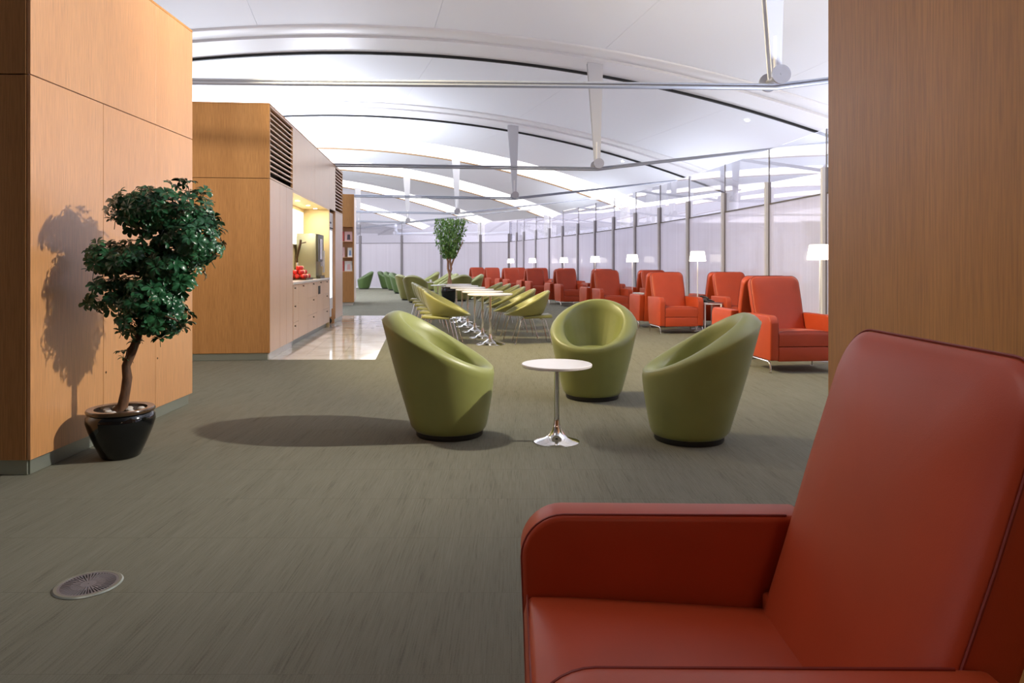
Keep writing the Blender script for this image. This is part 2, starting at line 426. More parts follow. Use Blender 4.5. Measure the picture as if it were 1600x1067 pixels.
# ties, struts and hub discs: one thing per rib
ORD = ['first', 'second', 'third', 'fourth', 'fifth', 'sixth', 'seventh', 'eighth']
def tie(i, label):
    x, y, p = HB[i]
    t = thing('roof_tie', label, 'roof tie', (x, y, ZH), R_(p), 'steel ties of the roof ribs')
    top = vz(0)-ZH-.06
    mb = MB()
    for sgn in (-1, 1):
        d = sgn*.055
        w0, w1 = .05, .16
        mb.add([(-w0, d-.012, .05), (w0, d-.012, .05), (w0, d+.012, .05), (-w0, d+.012, .05),
                (-w1-.05, d-.012, top), (w1-.05, d-.012, top), (w1-.05, d+.012, top), (-w1-.05, d+.012, top)], BXF)
    mb.build('strut', 'strut_paint', t)
    MB().tube([(-.02, -.06, .02), (-.02, -.06, .5)], .02, 8).tube([(.06, .06, .02), (.03, .06, .4)], .014, 8).build('strut_rod', 'white_paint', t)
    for d in (-.18, .18):
        mb = MB(); mb.tube([(0, d-.014, .05), (0, d+.014, .05)], .104, 28)
        mb.tube([(0, d-.022, .05), (0, d+.022, .05)], .014, 10); mb.build('hub_disc', 'steel', t)
    MB().tube([(0, -.17, .05), (0, .17, .05)], .036, 16).build('hub_axle', 'steel', t)
    ze = vz(5.9)-ZH-.05
    for d in (-.024, .024):
        MB().tube([(-9.3, d, d), (0, d, -.04+d), (5.5, d*.7, ze*.93)], .020, 8).build('tie_rod', 'rod_steel', t)
    MB().tube([(5.3, 0, ze*.90), (5.83, 0, ze*.985), (5.93, 0, ze)], [.034, .092, .086], 16).build('end_socket', 'white_paint', t)
    # the left-hand hub mirrors the right-hand one
    MB().tube([(-9.3, -.18, .04), (-9.3, .18, .04)], .104, 20).build('hub_disc', 'steel', t)
    MB().box(-9.4, -9.2, -.03, .03, .05, top).build('strut', 'strut_paint', t)
TL = ['steel tie rod nearest the camera with large round hub disc below the top edge',
      'steel tie rod with hub disc above the red armchairs left of the pillar',
      'steel tie rod with hub disc in the middle, above the dining chairs',
      'steel tie rod with hub disc just above the indoor ficus tree',
      'thin tie rod with hub disc left of the ficus tree',
      'farthest tie rod, its hub disc beside the magazine rack tower']
for i in range(6): tie(i, TL[i])
for i in range(2, 6):
    x, y, p = HB[i]; s = 6.8
    q = rib_pt(i, s, 0)
    o = MB().lathe([(.20, -.1), (.20, vz(s)+.02)], 24).build('roof_column', 'white_paint', loc=(q.x, q.y, 0))
    tag(o, 'round white roof column seen through glass at the foot of the %s rib from the camera' % ORD[i], 'column', 'round columns of the roof')
# recessed downlights
def invert(x, y):
    for i in range(-2, 8):
        def dl(k):
            hx, hy, p = HB[k]; p = R_(p)
            return -(x-hx)*math.sin(p)+(y-hy)*math.cos(p), (x-hx)*math.cos(p)+(y-hy)*math.sin(p)
        d0, s0 = dl(i); d1, s1 = dl(i+1)
        if d0 >= 0 > d1:
            w = d0/(d0-d1); return i, s0*(1-w)+s1*w
    return None, 0
def hit(px, py):
    Y = 3.0
    while Y < 50:
        p = at(px, py, Y); i, s = invert(p.x, p.y)
        if i is not None and p.z >= vz(s)-.0: return Vector((p.x, p.y, vz(s)))
        Y += .02
dn = ['brightest recessed downlight, high on the right near the pillar', 'recessed downlight left of the brightest one, above the armchairs',
      'recessed downlight right of the second hub disc', 'small recessed downlight close to the glass wall', 'tiny recessed downlight above the middle hub disc']
for k, (px, py) in enumerate([(1168, 188), (1070, 223), (973, 252), (1060, 281), (845, 283)]):
    q = hit(px, py)
    if q is None: continue
    t = thing('downlight', dn[k], 'downlight', (q.x, q.y, q.z-.006), 0, 'recessed ceiling downlights')
    MB().lathe([(.052, .004), (.056, -.004), (.062, -.004), (.065, .006)], 20, caps=False).build('trim_ring', 'white_paint', t)
    MB().lathe([(.048, -.006), (.048, -.001)], 20).build('lens', 'downlight', t)

# pale screen added beyond the glass to hide and dim the sky
n = 40; pts_ = [pol(94.5, R_(-9+35*k/n)) for k in range(n+1)]
pts_ = [p for p in pts_ if p[1] < 43]+[(-3.5, 46.0), (-34, 52)]
v = []; f = []
for x, y in pts_: v += [(x, y, -.13), (x, y, 4.3), (x+.3, y+.2, 4.3), (x+.3, y+.2, -.13)]
for k in range(len(pts_)-1):
    for q in range(4): f.append((4*k+q, 4*k+(q+1) % 4, 4*k+4+(q+1) % 4, 4*k+4+q))
f += [(0, 1, 2, 3), tuple(4*(len(pts_)-1)+q for q in range(4))]
struct(link('sky_screen', new_mesh('sky_screen', v, f, 'backdrop', auto=40)), 'pale screen wall added beyond the upper panes to hide the sky', 'wall')
# far enclosing walls (mostly unseen)
struct(MB().box(-18.4, -18, -6, 26, -.1, 5.2).build('wall_left_far', 'white_paint', auto=None), 'plain white wall far behind the wooden blocks', 'wall')
struct(MB().box(-18, 9.2, -6.2, -6, -.1, 5.9).build('wall_back', 'wood_shaded', auto=None), 'wall behind the camera', 'wall')
struct(MB().box(9.0, 9.2, -6, 1.6, -.1, 4.0).build('wall_right_rear', 'white_paint', auto=None), 'white wall behind the right block', 'wall')

# ------------------------------------------------------------------ glass wall
RG = 85.6; GT = 3.17; GM = 2.6; GF = 2.22
mul_px = [None, 1202, 1133, 1077, 1032, 994, 960, 931, 904, 880, 859, 838, 819, 808]
angs = []
for p in mul_px[1:]:
    u = (p-800)/F; lo, hi = 5.0, 33.0
    for _ in range(60):
        m_ = (lo+hi)/2
        if arcx(RG, m_)/m_ > u: lo = m_
        else: hi = m_
    angs.append(math.asin((lo-CY)/RG))
step = angs[1]-angs[0]
near = [angs[0]-step*k for k in range(5, 0, -1)]
pts = [pol(RG, a) for a in near+angs]
pts.append((arcx(RG, 32.6)-.0, 32.6))
end_pts = [(0, 0)]
ex = [at(799, 0, 33).x, at(751, 0, 33.6).x, at(690, 0, 34.2).x, at(628, 0, 34.6).x, at(563, 0, 35.0).x, at(500, 0, 35.3).x, at(438, 0, 35.6).x]
ey = [33.0, 33.6, 34.2, 34.6, 35.0, 35.3, 35.6]
allp = pts+list(zip(ex, ey))[0:]
wn = ['nearest the pillar', 'beside the pillar']
for k in range(len(allp)-1):
    (x0, y0), (x1, y1) = allp[k], allp[k+1]
    L = math.hypot(x1-x0, y1-y0)
    if L < .25: continue
    rz = math.atan2(y1-y0, x1-x0)
    endw = k >= len(pts)-1
    w = sempty('window_%d' % (k+1), ('tall glass bay of the end wall, number %d from the corner' % (k-len(pts)+2)) if endw else
               ('tall glass bay of the curved window wall, number %d from the near end' % (k+1)), 'window', (x0, y0, 0), rz)
    MB().box(.012, L-.012, -.006, .006, GF+.012, GT).build('upper_pane', 'clear_glass', w, auto=None)
    MB().box(.012, L-.012, -.006, .006, .03, GF-.012).build('lower_pane', 'frosted_glass', w, auto=None)
    MB().box(0.01, L-.01, -.014, .014, GF-.012, GF+.012).build('transom', 'joint_dark', w, auto=None)
    wide = .026 if not endw else .05
    MB().box(-wide, wide, .035, .08, 0, GM).box(-wide, wide, -.02, .034, 0, GM, 1).build('mullion', ['mullion_light', 'mullion'] if not endw else ['mullion', 'mullion'], w, auto=None)
    MB().box(-.010, .010, -.008, .008, GM, GT).build('glass_joint', 'joint_dark', w, auto=None)
    MB().box(0, L, -.03, .03, -.002, .03).build('sill', 'white_paint', w, auto=None)

# ------------------------------------------------------------------ wooden block on the left
AE = math.atan2(.9999, -.0146)
A = sempty('wall_left', 'tall maple veneered block behind the potted plant', 'wall', (-2.66, 3.87, 0), AE)
LA = 2.03
MB().box(.022, LA-.022, .022, 3.2, .088, 3.11).build('core', 'dark_gap', A, auto=None)
MB().box(.03, LA-.03, .03, 3.2, 0, .088).build('plinth', 'kick_metal', A, auto=None)
jx = [0, .71, 1.40, LA]; g = .002
for a, b in zip(jx[:-1], jx[1:]):
    panel(A, 'wood', a+g, b-g, 0, .02, .088, 2.217)
for a, b in [(0, 1.40), (1.40, LA)]:
    panel(A, 'wood', a+g, b-g, 0, .02, 2.223, 3.12)
for a, b in [(.022, 1.2), (1.2, 2.4), (2.4, 3.2)]:
    panel(A, 'wood_shaded', 0, .02, a+g, b-g, .088, 2.217)
    panel(A, 'wood_shaded', 0, .02, a+g, b-g, 2.223, 3.12)
for a, b in [(.022, 1.6), (1.6, 3.2)]: panel(A, 'wood', LA-.02, LA, a+g, b-g, .088, 3.12)
panel(A, 'wood_shaded', 0.0, LA, .0, 3.2, 3.121, 3.14, 'top_panel')
for y in (.71, 1.40): MB().tube([(y+.03, -.0015, .46), (y+.03, .002, .46)], .008, 10).build('screw_cap', 'bronze', A)
for a, b in [(.03, .27), (.27, .9), (.9, 1.5), (1.5, 3.2)]:
    panel(A, 'kick_metal', .02, .029, a+.001, b-.001, .002, .085, 'kick_plate')
for a, b in [(.03, 1.0), (1.0, LA-.03)]: panel(A, 'kick_metal', a+.001, b-.001, .02, .029, .002, .085, 'kick_plate')

# ------------------------------------------------------------------ kitchenette block
BO = (-2.96, 8.56, 0); BA = math.atan2(.9948, -.1017)
B = sempty('wall_kitchen', 'maple veneered block with kitchenette niche, louvres and fridge recess', 'wall', BO, BA)
ND = .47; T0, T1, T2, T3 = 1.353, 4.65, 5.38, 6.42
mb = MB()
mb.box(.022, T0-.004, .022, 3.0, .088, 2.218); mb.box(.022, T0, .25, 3.0, 2.218, 3.1)
mb.box(T0, T2, .022, 3.0, 2.224, 3.1)
mb.box(T0, T1, ND+.02, 3.0, .0, 2.224)
mb.box(T1, T2, .80, 3.0, .0, 2.224)
mb.box(T2+.004, T3-.022, .022, 3.0, .088, 2.218); mb.box(T2, T3-.022, .25, 3.0, 2.218, 3.1)
mb.build('core', 'dark_gap', B, auto=None)
for a, b in [(0.022, 1.0), (1.0, 2.0), (2.0, 3.0)]:
    panel(B, 'wood_shaded', 0, .02, a+g if a > .1 else 0, b-g, .088, 2.217); panel(B, 'wood_shaded', 0, .02, a+g if a > .1 else 0, b-g, 2.223, 3.12)
MB().box(.03, T0-.01, .03, 3.0, 0, .088).box(T2+.01, T3-.03, .03, 3.0, 0, .088).build('plinth', 'kick_metal', B, auto=None)
for a, b in [(.02, .55), (.55, .936), (.936, T0)]: panel(B, 'wood_pale' if 0 else 'wood', a+g, b-g, 0, .02, .088, 2.217)
for a, b in [(T0, 3.1), (3.1, 4.65), (4.65, T2)]: panel(B, 'wood', a+g, b-g, 0, .02, 2.223, 3.12)
panel(B, 'wood', T2+g, T3-g, 0, .02, .088, 2.217)
panel(B, 'wood', T3-.02, T3, .022, 3.0, .088, 3.12)
panel(B, 'wood_shaded', 0.0, T3, .0, 3.0, 3.121, 3.14, 'top_panel')
for a, b in [(.02, .75), (.75, T0)]: panel(B, 'marble_kick', a, b-.002, .012, .03, .002, .086, 'kick_plate')
panel(B, 'marble_kick', T2, T3, .012, .03, .002, .086, 'kick_plate')
for a, b in [(0.03, 1.0), (1.0, 3.0)]: panel(B, 'kick_metal', .012, .022, a, b-.002, .002, .086, 'kick_plate')
def louvre(a, b):
    fr = MB().box(a, a+.012, .0, .03, 2.223, 3.12).box(b-.012, b, 0, .03, 2.223, 3.12).box(a, b, 0, .03, 2.223, 2.243).box(a, b, 0, .03, 3.098, 3.12)
    f = fr.build('louvre_frame', 'wood_pale', B, auto=None)
    MB().box(a, b, .2, .21, 2.23, 3.1).build('louvre_backing', 'dark_gap', f, auto=None)
    me = MB().add([(a+.012, .004, 0), (b-.012, .004, 0), (b-.012, .09, .03), (a+.012, .09, .03),
                   (a+.012, .004, .018), (b-.012, .004, .018), (b-.012, .09, .048), (a+.012, .09, .048)], BXF).mesh('slat', 'wood_pale', auto=None)
    for k in range(12): link('slat', me, f, (0, 0, 2.243+.0655*(k+1)))
louvre(.02, T0-.0); louvre(T2+.0, T3-.0)
# niche lining
panel(B, 'cream', T0, T1, ND, ND+.018, .90, 2.22, 'niche_back')
panel(B, 'cream', T0-.004, T0+.014, .02, ND, .90, 2.20, 'niche_side'); panel(B, 'cream', T1-.018, T1, .004, ND, .0, 2.20, 'niche_side')
panel(B, 'cream', T0, T1, .004, ND, 2.20, 2.222, 'soffit')
panel(B, 'wood', T0, T1, .0, .02, 2.19, 2.222, 'valance')
panel(B, 'wood', T1+.0, T1+.02, .0, .8, .0, 2.22, 'fridge_cheek'); panel(B, 'wood', T2-.02, T2, .02, .8, .0, 2.22, 'fridge_cheek')
for t_ in (1.9, 2.8, 3.7, 4.4):
    fx = MB().lathe([(.03, -.006), (.034, 0)], 16, (t_, .22, 2.198)).build('niche_downlight', 'downlight', B)
Bm = Matrix.Translation(Vector(BO)) @ Matrix.Rotation(BA, 4, 'Z')
q = Bm @ Vector((2.9, .2, 2.185)); area('niche_strip', q, (0, 0, BA), 3.0, .05, 26, (1, .90, .68))
# lightbox picture on the niche back wall
t = thing('lightbox_picture', 'glowing white picture panel with faint green tree on the niche wall', 'picture', Bm @ Vector((4.0, ND-.03, 1.52)), BA)
MB().box(-2.3, .45, 0, .028, 0, .60).build('panel', 'lightbox', t, auto=None)
MB().box(-2.3, .46, -.004, .028, -.015, 0).box(.45, .46, -.004, .028, 0, .6).build('frame', 'bronze', t, auto=None)
mb = MB(); random.seed(3)
for k in range(60):
    a = random.uniform(0, 2*PI); r = random.uniform(0, 1)**.5
    cx, cz, s = -.05+.22*r*math.cos(a), .36+.12*r*math.sin(a), random.uniform(.01, .025)
    mb.add([(cx-s, -.002, cz), (cx, -.002, cz-s), (cx+s, -.002, cz), (cx, -.002, cz+s)], [(0, 1, 2, 3)])
mb.box(-.06, -.045, -.002, 0, .12, .3); mb.build('tree_print', 'lightbox_green', t, auto=None)
# worktop and cabinets
w = tag(MB().box(T0+.016, T1-.02, -.012, ND-.002, .885, .92).build('worktop', 'table_white', loc=BO, rz=BA), 'white worktop of the kitchenette carrying apples and coffee machine', 'worktop')
bevel_mesh(w.data, .003, 1)
knob_me = MB().tube([(0, 0, 0), (0, -.016, 0)], .006, 8).tube([(0, -.014, 0), (0, -.022, 0)], .013, 12).mesh('knob', 'bronze')
def cabinet(a, b, label, fronts):
    q = Bm @ Vector((a, .0, 0)); t = thing('base_cabinet', label, 'cabinet', q, BA, 'base cabinets under the kitchenette worktop')
    MB().box(.004, b-a-.004, .022, ND-.002, .088, .883).build('body', 'wood_pale', t, auto=None)
    MB().box(.004, b-a-.004, .06, ND-.002, 0.002, .088).build('plinth', 'kick_metal', t, auto=None)
    for kind, x0, x1, z0, z1, kx, kz in fronts:
        me = MB().box(x0-a+.002, x1-a-.002, 0, .02, z0+.002, z1-.002).mesh(kind, 'wood_pale', auto=None); bevel_mesh(me, .0015, 1)
        o = link(kind, me, t)
        if kx: link('knob', knob_me, o, (kx-a, 0, kz))
    return t
cabinet(T0+.02, 2.48, 'base cabinet at the near end, three drawers beside one door, under the apples',
        [('drawer', T0+.022, 1.75, .09, .34, 1.46, .29), ('drawer', T0+.022, 1.75, .34, .60, 1.46, .57), ('drawer', T0+.022, 1.75, .60, .88, 1.46, .83),
         ('door', 1.75, 2.48, .09, .88, 2.066, .845)])
c2 = cabinet(2.48, 3.93, 'middle base cabinet with three drawers and a door cut by a black slot',
        [('drawer', 2.48, 3.3, .09, .36, 2.925, .31), ('drawer', 2.48, 3.3, .36, .64, 2.925, .59), ('drawer', 2.48, 3.3, .64, .88, 2.925, .85),
         ('door', 3.3, 3.93, .09, .88, 3.63, .855)])
MB().box(3.42-2.48, 3.62-2.48, -.004, .002, .66, .80).build('waste_slot', 'black', c2, auto=None)
cabinet(3.93, T1-.022, 'far base cabinet with three drawers beside the fridge',
        [('drawer', 3.93, T1-.024, .09, .36, 4.29, .31), ('drawer', 3.93, T1-.024, .36, .64, 4.29, .59), ('drawer', 3.93, T1-.024, .64, .88, 4.29, .85)])
# coffee machine
t = thing('coffee_machine', 'tall olive metal coffee machine at the far end of the worktop', 'coffee machine', Bm @ Vector((3.72, .06, .92)), BA)
me = MB().box(0, .62, .03, .36, .012, .79).mesh('body', 'appliance'); bevel_mesh(me, .008, 2); link('body', me, t)
MB().box(.02, .60, -.005, .03, .30, .78).build('front_panel', 'appliance_dark', t, auto=None)
MB().box(.18, .42, -.012, -.005, .34, .70).build('display_glass', 'chrome_soft', t, auto=None)
MB().box(.05, .5, -.04, .03, .0, .05).build('drip_tray', 'appliance_dark', t, auto=None)
MB().tube([(.2, -.02, .3), (.2, -.02, .22)], .012, 8).tube([(.35, -.02, .3), (.35, -.02, .22)], .012, 8).build('spout', 'chrome_soft', t)
MB().box(.50, .56, -.03, .0, .1, .5).build('cup_column', 'table_white', t, auto=None)
MB().tube([(0, .28, .17), (-.006, .28, .17)], .012, 10).build('side_knob', 'table_white', t)
# tap
t = thing('tap', 'tall bronze tap with hanging hose in front of the picture panel', 'tap', Bm @ Vector((3.15, .30, .92)), BA)
MB().tube([(0, 0, 0), (0, 0, .28)], .018, 10).build('column', 'chrome_soft', t)
MB().tube([(0, 0, .26), (0, -.0, .36), (-.02, -.03, .48), (0, -.05, .58), (.0, -.06, .66)], [.016, .018, .02, .022, .02], 8).build('neck', 'bronze', t)
MB().tube([(0, -.05, .6), (0, -.15, .62)], .010, 8).build('handle', 'bronze', t)
t = thing('table_lamp', 'small amber glowing lamp at the near end of the worktop', 'lamp', Bm @ Vector((1.72, .36, .92)), BA)
MB().lathe([(.05, 0), (.05, .02), (.012, .04), (.012, .25)], 12).build('base', 'bronze', t)
mat('amber', (.9, .6, .2), .5, emis=(1, .62, .2), es=1.2)
MB().lathe([(.07, .24), (.055, .40)], 16).build('lamp_shade', 'amber', t)
# apples on a tray
t = thing('fruit_tray', 'dark wooden tray holding red apples on the worktop', 'tray', Bm @ Vector((2.70, .165, .92)), BA)
MB().box(-.30, .32, -.14, .14, .004, .02).box(-.30, .32, -.15, -.14, .004, .035).box(-.30, .32, .14, .15, .004, .035).build('tray_base', 'bronze', t, auto=None)
ap = MB().lathe([(.004, .012), (.02, .0), (.036, .018), (.041, .04), (.034, .064), (.016, .074), (.004, .068)], 14).mesh('apple', 'apple')
ap2 = MB().lathe([(.004, .012), (.02, .0), (.036, .018), (.041, .04), (.034, .064), (.016, .074), (.004, .068)], 14).mesh('apple', 'apple_pale')
stem = MB().tube([(0, 0, .066), (.003, 0, .084)], .0022, 5).mesh('stem', 'bronze')
random.seed(5); k = 0
layout = [(x*.088-.21, y*.088-.088, 0) for x in range(6) for y in range(3)]+[(x*.088-.165, y*.088-.043, .066) for x in range(5) for y in range(2)]+[(x*.088-.12, 0, .132) for x in range(4)]
pos = ['bottom layer', 'middle layer', 'top']
for x, y, z in layout:
    k += 1; q = Bm @ Vector((2.70+x+random.uniform(-.002, .002), .165+y, .941+z))
    lay = 0 if z == 0 else (1 if z < .1 else 2)
    pale = random.random() < .3
    o = link('apple', ap2 if pale else ap, None, q, random.uniform(0, 6))
    c_, n_ = ('pale blushed', 'pale') if pale else ('red', 'red')
    if lay == 0: wh = 'bottom layer, %s row, %s from the near end' % (['front', 'middle', 'back'][(k-1) % 3], ORD[(k-1)//3])
    elif lay == 1: wh = 'second layer, %s row, %s from the near end' % (['front', 'back'][(k-19) % 2], ORD[(k-19)//2])
    else: wh = 'top of the pile, %s from the near end' % ORD[k-29]
    tag(o, c_+' apple on the worktop, '+wh, 'apple', 'apples on the worktop')
    link('stem', stem, o)
# fridge
t = thing('display_fridge', 'tall white display fridge with glowing glass door beside the kitchenette', 'fridge', Bm @ Vector((T1+.03, .05, .0)), BA)
FW = T2-T1-.06
MB().box(0, FW, .02, .7, .14, 2.18).build('body', 'cloud_white', t, auto=None)
MB().box(.0, FW, -.004, .02, .30, 1.86).build('door_frame', 'cloud_white', t, auto=None)
MB().box(.10, FW-.12, -.01, -.004, .52, 1.82).build('door_glass', 'fridge_glass', t, auto=None)
MB().box(.0, FW, -.008, .02, 1.88, 2.17).build('header', 'cloud_white', t, auto=None)
MB().box(.22, .42, -.014, -.008, 1.96, 1.99).box(.0, FW, -.012, -.006, 1.86, 1.885).build('badge', 'black', t, auto=None)
MB().box(.04, .07, -.03, -.008, .38, .50).build('handle', 'steel', t, auto=None)
for x in (.1, FW-.1): MB().tube([(x-.02, .06, .06), (x+.02, .06, .06)], .06, 14).build('caster', 'black', t)
MB().box(.06, FW-.06, .05, .08, .06, .14).build('caster_bracket', 'black', t, auto=None)
# wall clearance: grille at the fridge foot
panel(B, 'dark_gap', T1+.02, T2-.02, .70, .72, .0, .14, 'recess_back')

# ------------------------------------------------------------------ magazine tower
CA = math.atan2(math.cos(R_(10.85)), -math.sin(R_(10.85)))
Ct = thing('magazine_tower', 'tall maple tower with three magazine shelves beyond the kitchenette', 'shelf', (-4.51, 20.0, 0), CA)
LC = 2.0; CW = 1.4
MB().box(.30, LC, 0, CW, .088, 3.17).build('body', 'wood', Ct, auto=None)
MB().box(.03, LC-.03, .03, CW, 0, .088).build('plinth', 'marble_kick', Ct, auto=None)
panel(Ct, 'wood_shaded', 0, .30, 0, CW, .088, .955, 'front_panel'); panel(Ct, 'wood_shaded', 0, .30, 0, CW, 2.235, 3.17, 'front_panel')
panel(Ct, 'wood_shaded', 0, .30, 0, .035, .957, 2.233, 'side_panel'); panel(Ct, 'wood_shaded', 0, .30, CW-.035, CW, .957, 2.233, 'side_panel')
for z in (.955, 1.36, 1.81): panel(Ct, 'wood_pale', .0, .30, .035, CW-.035, z, z+.02, 'shelf')
Cm = Matrix.Translation(Vector((-4.51, 20, 0))) @ Matrix.Rotation(CA, 4, 'Z')
def magazine(x, y, z, wd, h, cov, label):
    q = Cm @ Vector((x, y, z)); t = thing('magazine', label, 'magazine', q, CA, 'magazines on the tower shelves')
    lean = .05
    MB().add([(0, 0, 0), (.006, 0, 0), (.006, wd, 0), (0, wd, 0), (lean, 0, h), (lean+.006, 0, h), (lean+.006, wd, h), (lean, wd, h)], BXF).build('pages', 'paper', t, auto=None)
    MB().add([(-.002, 0, 0), (0, 0, 0), (0, wd, 0), (-.002, wd, 0), (lean-.002, 0, h), (lean, 0, h), (lean, wd, h), (lean-.002, wd, h)], BXF).build('cover', cov[0], t, auto=None)
    MB().add([(-.003, wd*.25, h*.15), (-.002, wd*.25, h*.15), (-.002, wd*.7, h*.15), (-.003, wd*.7, h*.15),
              (lean*.7-.003, wd*.3, h*.7), (lean*.7-.002, wd*.3, h*.7), (lean*.7-.002, wd*.65, h*.7), (lean*.7-.003, wd*.65, h*.7)], BXF).build('cover_picture', cov[1], t, auto=None)
magazine(.06, .05, 1.83, .21, .28, ('cover_pink', 'cover_dark'), 'pink magazine with dark figure, right end of top shelf')
magazine(.06, .28, 1.83, .21, .28, ('cover_red', 'cover_pink'), 'red magazine left of the pink one on the top shelf')
magazine(.06, .05, 1.38, .13, .27, ('paper', 'cover_blue'), 'narrow white and blue magazine, right end of middle shelf')
magazine(.06, .26, 1.38, .21, .28, ('cover_pink', 'cover_red'), 'pink magazine left of the white one on the middle shelf')
magazine(.06, .05, .975, .21, .29, ('paper', 'cover_pink'), 'white magazine with pink pictures, right end of bottom shelf')
magazine(.06, .28, .975, .21, .29, ('cover_red', 'paper'), 'red magazine left of the white one on the bottom shelf')

# ------------------------------------------------------------------ block on the right behind the foreground chair
D = sempty('wall_right', 'tall maple veneered block behind the foreground armchair', 'wall', (1.20, 2.66, 0), 0)
MB().box(.022, 3.2, -4.6, -.022, .088, 3.1).build('core', 'dark_gap', D, auto=None)
MB().box(.03, 3.2, -4.6, -.03, 0, .088).build('plinth', 'kick_metal', D, auto=None)
ys = [0, -2.4, -4.6]
for a, b in zip(ys[1:], ys[:-1]):
    panel(D, 'wood_coarse', 0, .02, a+g, b-(g if b else 0), .088, 2.217); panel(D, 'wood_coarse', 0, .02, a+g, b-(g if b else 0), 2.223, 3.12)
for a, b in [(.022, 1.6), (1.6, 3.2)]:
    panel(D, 'wood_coarse', a, b-g, -.02, 0, .088, 2.217); panel(D, 'wood_coarse', a, b-g, -.02, 0, 2.223, 3.12)
panel(D, 'wood_shaded', 0, 3.2, -4.6, 0, 3.121, 3.14, 'top_panel')

# ------------------------------------------------------------------ red wing armchair
def prof_extrude(pts, x0, x1, m, name, bev=.012, seg=3):
    n = len(pts); v = [(x0, y, z) for y, z in pts]+[(x1, y, z) for y, z in pts]
    f = [tuple(range(n)), tuple(range(2*n-1, n-1, -1))]+[(i, i+n, (i+1) % n+n, (i+1) % n) for i in range(n)]
    me = new_mesh(name, v, f, m)
    bm = bmesh.new(); bm.from_mesh(me); bmesh.ops.recalc_face_normals(bm, faces=bm.faces)
    bmesh.ops.triangulate(bm, faces=[q for q in bm.faces if len(q.verts) > 4]) if False else None
    es = [e for e in bm.edges if len(e.link_faces) == 2 and e.calc_face_angle(0) > R_(60)]
    bmesh.ops.bevel(bm, geom=es, offset=bev, segments=seg, affect='EDGES', profile=.5, clamp_overlap=True)
    for q in bm.faces: q.smooth = True
    for e in bm.edges:
        if len(e.link_faces) == 2: e.smooth = e.calc_face_angle(0) < R_(40)
    bm.to_mesh(me); bm.free(); return me
def arc(cy, cz, r, a0, a1, n=8): return [(cy+r*math.cos(R_(a0+(a1-a0)*k/n)), cz+r*math.sin(R_(a0+(a1-a0)*k/n))) for k in range(n+1)]
AF, AT, ARR = -.43, .615, .095
